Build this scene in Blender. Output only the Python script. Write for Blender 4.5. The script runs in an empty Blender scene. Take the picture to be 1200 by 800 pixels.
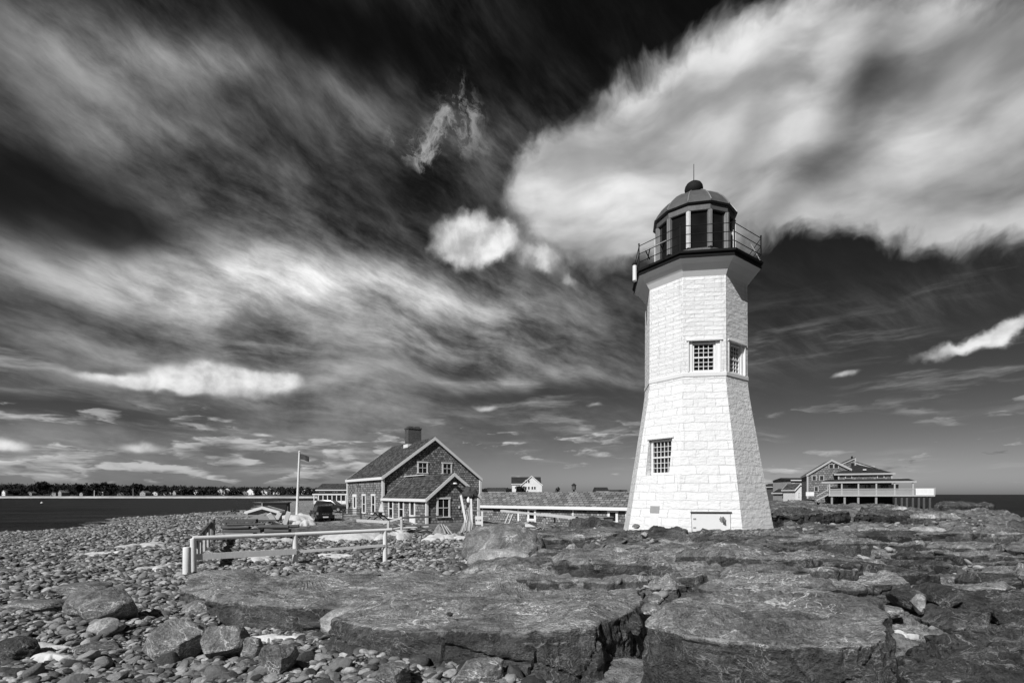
import bpy, bmesh, math, random
import numpy as np
from mathutils import Vector, Matrix
rnd = random.Random(11)
S = bpy.context.scene
COL = S.collection
EYE = 4.5
F = 600.0
HZ = 579.0
R = math.radians

def at(px, py, Y):
    return Vector(((px-600)/F*Y, Y, EYE + (HZ-py)/F*Y))
def on_z(px, py, z):
    Y = (EYE-z)*F/(py-HZ)
    return Vector(((px-600)/F*Y, Y, z))

# ------------------------------------------------------------------ numpy noise
def _h(i, j, k, s):
    i = i.astype(np.uint32); j = j.astype(np.uint32); k = k.astype(np.uint32)
    h = i*np.uint32(374761393) + j*np.uint32(668265263) + k*np.uint32(2246822519) + np.uint32((s*3266489917) & 0xffffffff)
    h = (h ^ (h >> np.uint32(15)))*np.uint32(2246822519)
    h = (h ^ (h >> np.uint32(13)))*np.uint32(3266489917)
    h = h ^ (h >> np.uint32(16))
    return h.astype(np.float64)/4294967295.0
def vnoise(x, y, z, s=0):
    xi, yi, zi = np.floor(x), np.floor(y), np.floor(z)
    fx, fy, fz = x-xi, y-yi, z-zi
    u, v, w = [t*t*t*(t*(t*6-15)+10) for t in (fx, fy, fz)]
    xi, yi, zi = [t.astype(np.int64) for t in (xi, yi, zi)]
    r = 0
    for a in (0, 1):
        for b in (0, 1):
            for c in (0, 1):
                r = r + _h(xi+a, yi+b, zi+c, s)*(u if a else 1-u)*(v if b else 1-v)*(w if c else 1-w)
    return r*2-1
def fbm(x, y, z, s=0, o=4, g=.5, l=2.03):
    r = 0; a = 1
    for i in range(o):
        r = r + a*vnoise(x, y, z, s+i*17); a *= g
        x, y, z = x*l+3.1, y*l+1.7, z*l+5.3
    return r
def worley(x, y, s=0):
    """nearest / second nearest cell distance, cell random values"""
    xi, yi = np.floor(x), np.floor(y)
    d1 = np.full(x.shape, 9.); d2 = np.full(x.shape, 9.)
    r1 = np.zeros(x.shape); r2 = np.zeros(x.shape); r3 = np.zeros(x.shape); cx = np.zeros(x.shape); cy = np.zeros(x.shape)
    for a in (-1, 0, 1):
        for b in (-1, 0, 1):
            ci = (xi+a).astype(np.int64); cj = (yi+b).astype(np.int64); z0 = np.zeros_like(ci)
            px = xi+a+.08+.84*_h(ci, cj, z0, s); py = yi+b+.08+.84*_h(ci, cj, z0+1, s)
            d = np.hypot(px-x, py-y)
            m = d < d1
            d2 = np.where(m, d1, np.minimum(d2, d))
            d1 = np.where(m, d, d1)
            r1 = np.where(m, _h(ci, cj, z0+2, s), r1); r2 = np.where(m, _h(ci, cj, z0+3, s), r2); r3 = np.where(m, _h(ci, cj, z0+4, s), r3)
            cx = np.where(m, x-px, cx); cy = np.where(m, y-py, cy)
    return d1, d2, r1, r2, r3, cx, cy
def sstep(a, b, x):
    t = np.clip((x-a)/(b-a), 0, 1); return t*t*(3-2*t)

# ------------------------------------------------------------------ mesh helpers
def np_mesh(name, V, Fq, smooth=True, attrs=None):
    """V (n,3) float, Fq (m,k) int"""
    me = bpy.data.meshes.new(name)
    V = np.asarray(V, dtype=np.float32); Fq = np.asarray(Fq, dtype=np.int32)
    n, k = Fq.shape
    me.vertices.add(len(V)); me.vertices.foreach_set('co', V.ravel())
    me.loops.add(n*k); me.loops.foreach_set('vertex_index', Fq.ravel())
    me.polygons.add(n); me.polygons.foreach_set('loop_start', np.arange(0, n*k, k, dtype=np.int32))
    me.polygons.foreach_set('loop_total', np.full(n, k, dtype=np.int32))
    me.polygons.foreach_set('use_smooth', np.full(n, smooth, dtype=bool))
    for a, arr in (attrs or {}).items():
        at_ = me.attributes.new(a, 'FLOAT', 'POINT'); at_.data.foreach_set('value', np.asarray(arr, dtype=np.float32).ravel())
    me.update(calc_edges=True); me.validate()
    return me
def link(name, me, mat=None, parent=None, loc=(0, 0, 0)):
    o = bpy.data.objects.new(name, me); COL.objects.link(o)
    if mat is not None and not me.materials: me.materials.append(mat)
    if parent: o.parent = parent
    o.location = loc
    return o
def tag(o, label=None, cat=None, group=None, kind=None):
    if label: o['label'] = label
    if cat: o['category'] = cat
    if group: o['group'] = group
    if kind: o['kind'] = kind
    return o
def thing(name, label, cat, loc=(0, 0, 0), rz=0, group=None):
    o = bpy.data.objects.new(name, None); COL.objects.link(o)
    o.location = loc; o.rotation_euler = (0, 0, rz); o.empty_display_size = .3
    return tag(o, label, cat, group)
def copy_tree(o, parent=None):
    c = o.copy(); COL.objects.link(c)
    if parent: c.parent = parent
    for ch in o.children: copy_tree(ch, c)
    return c

class MB:
    def __init__(s): s.v = []; s.f = []
    def add(s, vs, fs):
        b = len(s.v); s.v += [Vector(p) for p in vs]; s.f += [[i+b for i in f] for f in fs]; return s
    def box(s, x0, x1, y0, y1, z0, z1):
        return s.add([(x0,y0,z0),(x1,y0,z0),(x1,y1,z0),(x0,y1,z0),(x0,y0,z1),(x1,y0,z1),(x1,y1,z1),(x0,y1,z1)],
              [(0,3,2,1),(4,5,6,7),(0,1,5,4),(1,2,6,5),(2,3,7,6),(3,0,4,7)])
    def obox(s, O, u, w, n, a0, a1, b0, b1, c0, c1):
        """box spanned by axes u, w, n from O"""
        O, u, w, n = map(Vector, (O, u, w, n))
        P = [O+u*a+w*b+n*c for c in (c0, c1) for b in (b0, b1) for a in (a0, a1)]
        return s.add(P, [(0,2,3,1),(4,5,7,6),(0,1,5,4),(1,3,7,5),(3,2,6,7),(2,0,4,6)])
    def bar(s, p, q, w, h=None, up=(0, 0, 1)):
        p, q = Vector(p), Vector(q); h = h or w
        d = (q-p).normalized(); up = Vector(up)
        if abs(d.dot(up)) > .98: up = Vector((1, 0, 0))
        a = d.cross(up).normalized(); b = a.cross(d)
        P = [c+a*i*w/2+b*j*h/2 for c in (p, q) for i, j in ((-1,-1),(1,-1),(1,1),(-1,1))]
        return s.add(P, [(0,1,2,3),(7,6,5,4),(0,4,5,1),(1,5,6,2),(2,6,7,3),(3,7,4,0)])
    def tube(s, p, q, r0, r1=None, n=8, caps=True):
        p, q = Vector(p), Vector(q); r1 = r0 if r1 is None else r1
        d = (q-p).normalized(); up = Vector((0, 0, 1)) if abs(d.z) < .95 else Vector((1, 0, 0))
        a = d.cross(up).normalized(); b = a.cross(d)
        P = [c+(a*math.cos(t)+b*math.sin(t))*r for c, r in ((p, r0), (q, r1)) for t in [2*math.pi*i/n for i in range(n)]]
        fs = [(i, (i+1) % n, n+(i+1) % n, n+i) for i in range(n)]
        if caps: fs += [tuple(range(n))[::-1], tuple(range(n, 2*n))]
        return s.add(P, fs)
    def lathe(s, prof, n=16, c=(0, 0, 0), a0=0, caps=True):
        c = Vector(c); P = []
        for r, z in prof:
            P += [c+Vector((r*math.cos(a0+2*math.pi*i/n), r*math.sin(a0+2*math.pi*i/n), z)) for i in range(n)]
        fs = [(k*n+i, k*n+(i+1) % n, (k+1)*n+(i+1) % n, (k+1)*n+i) for k in range(len(prof)-1) for i in range(n)]
        if caps: fs += [tuple(range(n))[::-1], tuple(range((len(prof)-1)*n, len(prof)*n))]
        return s.add(P, fs)
    def prism(s, poly, ext):
        ext = Vector(ext); n = len(poly); P = [Vector(p) for p in poly]
        return s.add(P+[p+ext for p in P], [tuple(range(n))[::-1], tuple(range(n, 2*n))]+[(i, (i+1) % n, n+(i+1) % n, n+i) for i in range(n)])
    def quad(s, a, b, c, d): return s.add([a, b, c, d], [(0, 1, 2, 3)])
    def build(s, name, mat, parent=None, smooth=False, loc=None, bevel=0):
        c = Vector((0, 0, 0))
        if loc == 'base' and s.v:
            lo = [min(p[i] for p in s.v) for i in range(3)]; hi = [max(p[i] for p in s.v) for i in range(3)]
            c = Vector(((lo[0]+hi[0])/2, (lo[1]+hi[1])/2, lo[2]))
        me = bpy.data.meshes.new(name)
        me.from_pydata([p-c for p in s.v], [], s.f)
        bm = bmesh.new(); bm.from_mesh(me)
        bmesh.ops.recalc_face_normals(bm, faces=bm.faces)
        if bevel:
            bmesh.ops.bevel(bm, geom=[e for e in bm.edges if len(e.link_faces) == 2 and e.calc_face_angle(0) > .5], offset=bevel, segments=2, affect='EDGES', profile=.6, clamp_overlap=True)
        box_uv(bm)
        bm.to_mesh(me); bm.free()
        for p in me.polygons: p.use_smooth = smooth
        if smooth: me.set_sharp_from_angle(angle=R(40))
        return link(name, me, mat, parent, c)
def box_uv(bm):
    uv = bm.loops.layers.uv.verify()
    for f in bm.faces:
        n = f.normal
        if abs(n.z) > .97: u = Vector((1, 0, 0)); v = Vector((0, 1, 0))
        else:
            u = Vector((-n.y, n.x, 0)).normalized(); v = n.cross(u)
        for l in f.loops:
            l[uv].uv = (l.vert.co.dot(u), l.vert.co.dot(v))

# ------------------------------------------------------------------ node helpers
class NT:
    def __init__(s, tree): s.t = tree; s.n = tree.nodes; s.l = tree.links
    def new(s, ty, **kw):
        nd = s.n.new(ty)
        for k, v in kw.items(): setattr(nd, k, v)
        return nd
    def put(s, sock, val):
        if val is None: return
        if hasattr(val, 'links') or isinstance(val, bpy.types.NodeSocket): s.l.new(val, sock)
        elif isinstance(val, (int, float)) and sock.type in ('RGBA',): sock.default_value = (val, val, val, 1)
        elif isinstance(val, (int, float)) and sock.type == 'VECTOR': sock.default_value = (val, val, val)
        else: sock.default_value = val
    def m(s, op, a, b=None, c=None, clamp=False):
        nd = s.new('ShaderNodeMath', operation=op, use_clamp=clamp)
        for i, v in enumerate((a, b, c)): s.put(nd.inputs[i], v)
        return nd.outputs[0]
    def vm(s, op, a, b=None):
        nd = s.new('ShaderNodeVectorMath', operation=op); s.put(nd.inputs[0], a); s.put(nd.inputs[1], b)
        return nd.outputs[0]
    def xyz(s, x, y, z):
        nd = s.new('ShaderNodeCombineXYZ')
        for i, v in enumerate((x, y, z)): s.put(nd.inputs[i], v)
        return nd.outputs[0]
    def sep(s, v):
        nd = s.new('ShaderNodeSeparateXYZ'); s.put(nd.inputs[0], v); return nd.outputs
    def noise(s, vec, scale=1, detail=4, rough=.55, dist=0, lac=2.0, ty=None):
        nd = s.new('ShaderNodeTexNoise'); nd.noise_dimensions = '3D'
        if ty: nd.noise_type = ty
        s.put(nd.inputs['Vector'], vec); nd.inputs['Scale'].default_value = scale; nd.inputs['Detail'].default_value = detail
        nd.inputs['Roughness'].default_value = rough; nd.inputs['Distortion'].default_value = dist; nd.inputs['Lacunarity'].default_value = lac
        return nd.outputs[0]
    def ramp(s, x, a, b, lo=0., hi=1., sm=True):
        nd = s.new('ShaderNodeMapRange', interpolation_type='SMOOTHSTEP' if sm else 'LINEAR')
        s.put(nd.inputs[0], x)
        for i, v in enumerate((a, b, lo, hi)): s.put(nd.inputs[i+1], v)
        return nd.outputs[0]
    def mixf(s, f, a, b):
        nd = s.new('ShaderNodeMix', data_type='FLOAT'); nd.clamp_factor = True
        s.put(nd.inputs[0], f); s.put(nd.inputs[2], a); s.put(nd.inputs[3], b); return nd.outputs[0]
    def scale(s, vec, sc):
        nd = s.new('ShaderNodeMapping'); s.put(nd.inputs['Vector'], vec); nd.inputs['Scale'].default_value = sc; return nd.outputs[0]
    def rot(s, vec, rz, sc=(1, 1, 1)):
        nd = s.new('ShaderNodeMapping'); s.put(nd.inputs['Vector'], vec); nd.inputs['Rotation'].default_value = (0, 0, rz); nd.inputs['Scale'].default_value = sc; return nd.outputs[0]
    def grey(s, x):
        nd = s.new('ShaderNodeCombineColor')
        for i in range(3): s.put(nd.inputs[i], x)
        return nd.outputs[0]
    def bump(s, h, dist, strength=1., normal=None):
        nd = s.new('ShaderNodeBump'); nd.inputs['Distance'].default_value = dist; nd.inputs['Strength'].default_value = strength
        s.put(nd.inputs['Height'], h); s.put(nd.inputs['Normal'], normal); return nd.outputs[0]

def material(name):
    m = bpy.data.materials.new(name); m.use_nodes = True
    t = NT(m.node_tree); b = m.node_tree.nodes['Principled BSDF']
    tc = t.new('ShaderNodeTexCoord')
    return m, t, b, tc
def simple(name, val, rough=.7, var=.15, scale=3., bump=0., bscale=None, metal=0, spec=.4, stretch=(1, 1, 1)):
    m, t, b, tc = material(name)
    v = t.scale(tc.outputs['Object'], stretch)
    n = t.noise(v, scale, 5, .6)
    n2 = t.noise(v, scale*9, 3, .6)
    f = t.m('ADD', t.m('MULTIPLY', t.m('SUBTRACT', n, .5), 2*var), t.m('MULTIPLY', t.m('SUBTRACT', n2, .5), 1.2*var))
    c = t.m('MULTIPLY', t.m('ADD', f, 1.0), val, clamp=True)
    t.put(b.inputs['Base Color'], t.grey(c)); b.inputs['Roughness'].default_value = rough
    b.inputs['Metallic'].default_value = metal; b.inputs['Specular IOR Level'].default_value = spec
    if bump: t.put(b.inputs['Normal'], t.bump(t.noise(v, bscale or scale*6, 4, .6), bump))
    return m
def glassy(name, val=.015, rough=.08, spec=.5):
    m, t, b, tc = material(name)
    n = t.noise(tc.outputs['Object'], 1.3, 2, .5)
    t.put(b.inputs['Base Color'], t.grey(t.m('MULTIPLY', n, val*2)))
    b.inputs['Roughness'].default_value = rough; b.inputs['Specular IOR Level'].default_value = spec
    t.put(b.inputs['Normal'], t.bump(n, .004))
    return m
def courses(name, val, bw, rh, mortar, var=.3, bumpd=.012, moru=.6, noise_amt=.25, rough=.85, offset=.5, streak=0, squash=1., tilt=0., patchy=0):
    """brick / shingle rows from the metric UV map"""
    m, t, b, tc = material(name)
    uv = tc.outputs['UV']
    wob = t.noise(uv, .9, 3, .6)
    uvw = t.vm('ADD', uv, t.xyz(t.m('MULTIPLY', t.m('SUBTRACT', wob, .5), bw*.35), t.m('MULTIPLY', t.m('SUBTRACT', t.noise(uv, 1.7, 3, .6), .5), rh*.35), 0.))
    br = t.new('ShaderNodeTexBrick', offset=offset, offset_frequency=2, squash=squash, squash_frequency=3)
    t.put(br.inputs['Vector'], uvw)
    br.inputs['Color1'].default_value = (0, 0, 0, 1); br.inputs['Color2'].default_value = (1, 1, 1, 1); br.inputs['Mortar'].default_value = (.5, .5, .5, 1)
    br.inputs['Scale'].default_value = 1; br.inputs['Mortar Size'].default_value = mortar; br.inputs['Mortar Smooth'].default_value = .35
    br.inputs['Brick Width'].default_value = bw; br.inputs['Row Height'].default_value = rh; br.inputs['Bias'].default_value = 0
    cell = t.sep(br.outputs['Color'])[0]; fac = br.outputs['Fac']
    big = t.noise(uv, .45, 4, .6)
    fine = t.noise(t.scale(uv, (1, .25, 1)) if streak else uv, 14, 4, .65)
    c = t.m('ADD', 1.0, t.m('MULTIPLY', t.m('SUBTRACT', cell, .5), 2*var))
    c = t.m('MULTIPLY', c, t.m('ADD', 1.0, t.m('MULTIPLY', t.m('SUBTRACT', big, .5), noise_amt*2)))
    c = t.m('MULTIPLY', c, t.m('ADD', 1.0, t.m('MULTIPLY', t.m('SUBTRACT', fine, .5), noise_amt*2)))
    fcol = t.m('MULTIPLY', fac, t.ramp(t.noise(t.scale(uv, (1, 3, 1)), .9, 5, .65), .50, .62)) if patchy else fac
    c = t.m('MULTIPLY', t.m('MULTIPLY', c, val), t.mixf(fcol, 1.0, moru), clamp=True)
    t.put(b.inputs['Base Color'], t.grey(c)); b.inputs['Roughness'].default_value = rough; b.inputs['Specular IOR Level'].default_value = .25
    row = t.m('FRACT', t.m('DIVIDE', t.sep(uvw)[1], rh))
    h = t.m('ADD', t.m('MULTIPLY', fac, -1.), t.m('MULTIPLY', cell, .5))
    h = t.m('ADD', h, t.m('MULTIPLY', fine, .5))
    if patchy:
        stn = t.m('MULTIPLY', t.ramp(t.noise(t.scale(uv, (5, .35, 1)), 1., 5, .6), .52, .72), t.ramp(t.noise(uv, .6, 3, .6), .45, .65))
        c = t.m('MULTIPLY', c, t.m('SUBTRACT', 1., t.m('MULTIPLY', stn, .30))); t.put(b.inputs['Base Color'], t.grey(c))
        h = t.m('ADD', h, t.m('MULTIPLY', t.noise(t.scale(uv, (1, 1.8, 1)), 3.2, 5, .65), 2.2)); h = t.m('ADD', h, t.m('MULTIPLY', cell, .6))
    if tilt: h = t.m('SUBTRACT', h, t.m('MULTIPLY', row, tilt))
    t.put(b.inputs['Normal'], t.bump(h, bumpd))
    return m

# ------------------------------------------------------------------ camera and light
cam = bpy.data.cameras.new('camera'); co = bpy.data.objects.new('camera', cam); COL.objects.link(co)
co.location = (0, 0, EYE); co.rotation_euler = (R(90), 0, 0)
cam.sensor_width = 36; cam.lens = 18.0; cam.shift_y = (HZ-400)/1200; cam.clip_start = .1; cam.clip_end = 60000
S.camera = co
SUN_AZ, SUN_EL = R(34), R(41)          # azimuth measured from -Y towards -X
sdir = Vector((-math.sin(SUN_AZ)*math.cos(SUN_EL), -math.cos(SUN_AZ)*math.cos(SUN_EL), math.sin(SUN_EL)))
sl = bpy.data.lights.new('sun', 'SUN'); sl.energy = 4.6; sl.angle = R(.5); sl.color = (1, 1, 1)
so = bpy.data.objects.new('sun', sl); COL.objects.link(so); so.rotation_euler = sdir.to_track_quat('Z', 'Y').to_euler(); so.location = (-20, -20, 40)
S.view_settings.view_transform = 'Standard'; S.view_settings.look = 'None'; S.view_settings.gamma = 1; S.view_settings.exposure = .1
SKY_P, SKY_G = 2.0, 0.0056
# ------------------------------------------------------------------ sky (black-and-white, red-filter look)
W = bpy.data.worlds.new('World'); S.world = W; W.use_nodes = True
t = NT(W.node_tree); bg = W.node_tree.nodes['Background']
sky = t.new('ShaderNodeTexSky', sky_type='NISHITA', sun_disc=False, sun_elevation=SUN_EL, sun_rotation=math.pi+SUN_AZ, air_density=1., dust_density=.6, ozone_density=1.5)
sc = t.new('ShaderNodeSeparateColor'); t.l.new(sky.outputs[0], sc.inputs[0])
red = sc.outputs[0]
tc = t.new('ShaderNodeTexCoord'); d = tc.outputs['Generated']
dx, dy, dz = t.sep(d)
az = t.m('ARCTAN2', dx, dy); el = t.m('ARCSINE', dz)
elp = t.m('MAXIMUM', el, 0.0)
AE = t.xyz(az, el, 0.)
# plane of a cloud layer overhead
inv = t.m('DIVIDE', 1.0, t.m('ADD', t.m('MAXIMUM', dz, 0.), .06))
PL = t.xyz(t.m('MULTIPLY', dx, inv), t.m('MULTIPLY', dy, inv), 0.)
def ae(px, py):
    a = math.atan((px-600)/F); return a, math.atan((HZ-py)/F*math.cos(a))
def warp(vec, scale, amt, det=4):
    nd = t.new('ShaderNodeTexNoise'); t.put(nd.inputs['Vector'], vec); nd.inputs['Scale'].default_value = scale; nd.inputs['Detail'].default_value = det
    v = t.vm('SUBTRACT', nd.outputs['Color'], (.5, .5, .5))
    sc_ = t.new('ShaderNodeVectorMath', operation='SCALE'); t.put(sc_.inputs[0], v); sc_.inputs['Scale'].default_value = amt
    return t.vm('ADD', vec, sc_.outputs[0])
def blob(vec, px, py, rx, ry, ang=0., amp=1., p=1.):
    a, e = ae(px, py); ca, sa = math.cos(R(ang)), math.sin(R(ang))
    k = math.cos(a)**1.5/F
    v = t.vm('SUBTRACT', vec, (a, e, 0.)); x, y, _ = t.sep(v)
    xr = t.m('ADD', t.m('MULTIPLY', x, ca/(rx*k)), t.m('MULTIPLY', y, sa/(rx*k)))
    yr = t.m('SUBTRACT', t.m('MULTIPLY', y, ca/(ry*k)), t.m('MULTIPLY', x, sa/(ry*k)))
    q = t.m('ADD', t.m('MULTIPLY', xr, xr), t.m('MULTIPLY', yr, yr))
    if p != 1: q = t.m('POWER', q, p)
    return t.m('MULTIPLY', t.m('EXPONENT', t.m('MULTIPLY', q, -1.)), amp)
def addall(L):
    r = L[0]
    for x in L[1:]: r = t.m('ADD', r, x)
    return r
def screen(a, b): return t.m('SUBTRACT', 1., t.m('MULTIPLY', t.m('SUBTRACT', 1., a), t.m('SUBTRACT', 1., b)))
# clear sky: red channel of the Nishita sky, contrast raised like a red filter
base = t.m('MULTIPLY', t.m('POWER', red, SKY_P), SKY_G)
val = base
# veil of cirrus on the left
wAE = warp(AE, 2.2, .28)
# streaks fan out from a vanishing point low on the right, as parallel cloud bands do
va, ve_ = ae(1500, 590)
fx, fy, _ = t.sep(t.vm('SUBTRACT', warp(warp(AE, 2.0, .10, 2), 8., .035, 4), (va, ve_, 0.)))
fr = t.m('LOGARITHM', t.m('ADD', t.m('ADD', t.m('MULTIPLY', fx, fx), t.m('MULTIPLY', fy, fy)), .02), 2.718)
ft = t.m('ARCTAN2', fy, t.m('MULTIPLY', fx, -1.))
FAN = t.xyz(t.m('MULTIPLY', fr, 2.8), t.m('MULTIPLY', ft, 15.), 0.)
c1 = t.noise(FAN, 1.15, 9, .63)
c2 = t.noise(t.scale(FAN, (1.4, 2.4, 1)), 2.2, 6, .66)
c3 = t.noise(warp(AE, 3, .2), 3.2, 7, .6)
veil = t.m('ADD', t.m('ADD', t.m('MULTIPLY', c1, .5), t.m('MULTIPLY', c2, .14)), t.m('MULTIPLY', c3, .42))
vmask = addall([blob(AE, 330, 200, 260, 120, -12, .66), blob(AE, 90, 130, 120, 70, -10, .40), blob(AE, 300, 350, 360, 95, 0, .9), blob(AE, 120, 480, 420, 100, 0, .7), blob(AE, 560, 420, 230, 80, 0, .7), blob(AE, 570, 130, 170, 85, -8, .48), blob(AE, 1000, 380, 200, 40, 10, .22), blob(AE, 100, 50, 110, 34, 8, .42)])
vdark = addall([blob(wAE, 40, 215, 140, 60, 8, 1.), blob(wAE, 150, 268, 90, 26, 10, .7), blob(wAE, 60, 480, 260, 24, 2, 1.), blob(wAE, 450, 250, 140, 45, -10, .5), blob(wAE, 330, 5, 330, 42, -4, 1.), blob(wAE, 660, 20, 110, 50, 0, .6), blob(wAE, 620, 455, 200, 18, -4, .9), blob(wAE, 420, 545, 160, 14, 0, .4)])
veil = t.m('MULTIPLY', t.ramp(veil, .37, .76), vmask)
veil = t.m('MULTIPLY', veil, t.m('SUBTRACT', 1., t.m('MINIMUM', vdark, .92)))
val = t.m('ADD', val, t.m('MULTIPLY', t.m('POWER', veil, 1.3), .40))
st = t.m('ADD', t.m('MULTIPLY', c1, .7), t.m('MULTIPLY', c2, .3))
glow = t.m('MULTIPLY', addall([blob(wAE, 300, 345, 190, 24, 3, .62), blob(wAE, 470, 352, 170, 14, 0, .22), blob(wAE, 190, 95, 70, 22, 18, .14), blob(wAE, 220, 100, 60, 16, 20, .12), blob(wAE, 160, 165, 70, 16, 5, .12), blob(wAE, 400, 120, 60, 14, -12, .10), blob(wAE, 560, 440, 200, 9, 2, .22), blob(wAE, 110, 400, 150, 16, -12, .16)]), t.ramp(st, .32, .66, .35, 1.12))
val = t.m('ADD', val, glow)
# low bands of small cumulus towards the horizon
pl = warp(warp(t.scale(AE, (8.5, 40, 1)), 1.0, .7, 3), 4., .22, 4)
lc = t.m('ADD', t.noise(pl, 1.0, 5, .55), t.m('ADD', t.ramp(t.noise(t.scale(AE, (3, 9, 1)), 1., 2, .5), .35, .65, -.08, .05), blob(AE, 180, 530, 330, 60, 0, .035)))
lowm = t.m('MULTIPLY', t.ramp(el, .012, .03), t.ramp(el, .10, .17, 1., 0.))
lowm = t.m('MULTIPLY', lowm, t.m('SUBTRACT', 1., t.m('MULTIPLY', blob(AE, 1020, 500, 130, 36, 0, 1.), .8)))
low = t.m('MULTIPLY', t.ramp(lc, .525, .60), lowm)
lshade = t.ramp(t.noise(t.vm('ADD', pl, (.1, .38, 0)), 1.0, 5, .55), .40, .66, .62, .11)
val = t.mixf(t.m('MULTIPLY', low, .7), val, lshade)
# streaks
sk = t.m('MULTIPLY', t.ramp(t.noise(t.scale(warp(AE, 5, .05, 5), (3.6, 30, 1)), 1.5, 7, .62), .48, .76), t.ramp(t.noise(t.scale(AE, (2, 7, 1)), 1.3, 2, .5), .42, .6))
skm = t.m('MULTIPLY', t.ramp(el, .015, .05), t.ramp(el, .2, .36, 1., 0.))
val = t.m('ADD', val, t.m('MULTIPLY', t.m('MULTIPLY', sk, skm), .20))
# small cumulus puffs
pw = warp(warp(AE, 9, .07, 5), 34, .03, 6)
pw2 = warp(warp(AE, 8, .05, 5), 30, .013, 5)
pal = addall([blob(pw, 550, 280, 46, 29, -4, 1.25, 1.5), blob(pw, 585, 290, 26, 18, 0, .8), blob(pw, 634, 306, 22, 18, 0, 1.1), blob(pw, 665, 330, 16, 10, 0, .7)])
puf = addall([pal,
   blob(pw2, 235, 438, 60, 17, 1, 1.0), blob(pw2, 170, 446, 60, 12, 0, .7), blob(pw2, 290, 447, 60, 14, 1, .9), blob(pw2, 110, 436, 66, 8, -4, .7), blob(pw2, 335, 442, 30, 11, 0, .9), blob(pw2, 220, 458, 150, 8, 0, .45), blob(pw2, 15, 522, 32, 10, 0, 1.1), blob(pw2, 170, 524, 40, 9, 0, .9), blob(pw2, 400, 526, 18, 6, 0, .8),
   blob(pw, 1125, 402, 72, 13, 12, .78), blob(pw, 1190, 384, 56, 18, 12, .85), blob(pw2, 987, 436, 16, 5, 8, .9), blob(pw2, 570, 478, 22, 5, 0, .8), blob(pw2, 693, 477, 14, 4, 0, .7), blob(pw2, 310, 508, 20, 4, 0, .8)])
pd = t.ramp(puf, .30, .85)
a0, e0 = ae(550, 300)
pn = t.noise(warp(AE, 12, .04, 4), 16, 5, .55)
psh = t.m('ADD', .36, t.m('MULTIPLY', t.ramp(puf, .45, 1.2), .48)); psh = t.m('MULTIPLY', psh, t.ramp(pn, .28, .68, .5, 1.12))
val = t.mixf(t.m('MULTIPLY', pd, .92), val, psh)
# torn wisps beside the big cloud
ww = warp(warp(AE, 10, .10, 5), 34, .035, 6)
wis = addall([blob(ww, 515, 165, 55, 24, 10, .9), blob(ww, 540, 118, 34, 26, 0, .7), blob(ww, 485, 185, 30, 14, 0, .5), blob(ww, 600, 225, 30, 22, 0, .8)])
val = t.mixf(t.m('MULTIPLY', t.m('MULTIPLY', t.ramp(wis, .3, 1.1), t.ramp(t.noise(ww, 22, 7, .7), .44, .66)), .75), val, .46)
# the large cloud upper right
bw_ = warp(warp(warp(AE, 4.5, .12, 4), 15, .07, 4), 48, .022, 4)
big = addall([blob(bw_, 705, 205, 112, 68, 20, 1.0), blob(bw_, 645, 225, 50, 42, 0, .55), blob(bw_, 800, 180, 140, 80, 20, .95), blob(bw_, 900, 150, 150, 82, 16, .75), blob(bw_, 1015, 110, 150, 88, 10, .85), blob(bw_, 1120, 225, 130, 55, -8, .6), blob(bw_, 1110, 170, 150, 90, -15, .9), blob(bw_, 1200, 150, 120, 100, 0, .9), blob(bw_, 1330, 190, 200, 130, 0, .9), blob(bw_, 725, 270, 55, 24, 0, .55), blob(bw_, 960, 235, 60, 36, 0, .35)])
bigd = t.ramp(big, .38, 1.0)
# folds run up to the right
fold = t.noise(t.rot(warp(AE, 2.6, .16, 3), R(-50), (1.9, 5.2, 1)), 1.5, 5, .50)
fold2 = t.noise(warp(AE, 6, .06, 3), 6.5, 6, .55)
bsh = t.m('ADD', .19, t.m('MULTIPLY', t.ramp(fold, .32, .66), .52)); bsh = t.m('MULTIPLY', bsh, t.ramp(fold2, .25, .72, .80, 1.12))
bsh = t.m('MULTIPLY', bsh, t.m('SUBTRACT', 1., t.m('MINIMUM', addall([blob(wAE, 985, 150, 34, 80, -35, .65), blob(wAE, 862, 165, 26, 46, -20, .45), blob(wAE, 1150, 215, 130, 45, 15, .35), blob(wAE, 1180, 40, 120, 40, 0, .5), blob(wAE, 900, 265, 110, 22, 0, .45)]), .8)))
bsh = t.m('ADD', bsh, addall([blob(wAE, 680, 205, 75, 40, 30, .20), blob(wAE, 830, 140, 70, 44, 42, .20), blob(wAE, 1090, 150, 110, 34, 40, .20), blob(wAE, 740, 255, 60, 34, 0, .14)]))
val = t.mixf(t.m('MULTIPLY', bigd, .96), val, bsh)
val = t.m('MAXIMUM', val, .0012)
# below the horizon: the sea's dark
val = t.mixf(t.ramp(el, -.02, -.001), .03, val)
STR = .1
t.put(bg.inputs['Color'], t.grey(t.m('DIVIDE', val, STR))); bg.inputs['Strength'].default_value = STR
W.cycles.sampling_method='MANUAL'; W.cycles.sample_map_resolution=256
S.cycles.max_bounces = 4; S.cycles.diffuse_bounces = 2; S.cycles.glossy_bounces = 2; S.cycles.transmission_bounces = 2
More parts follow.
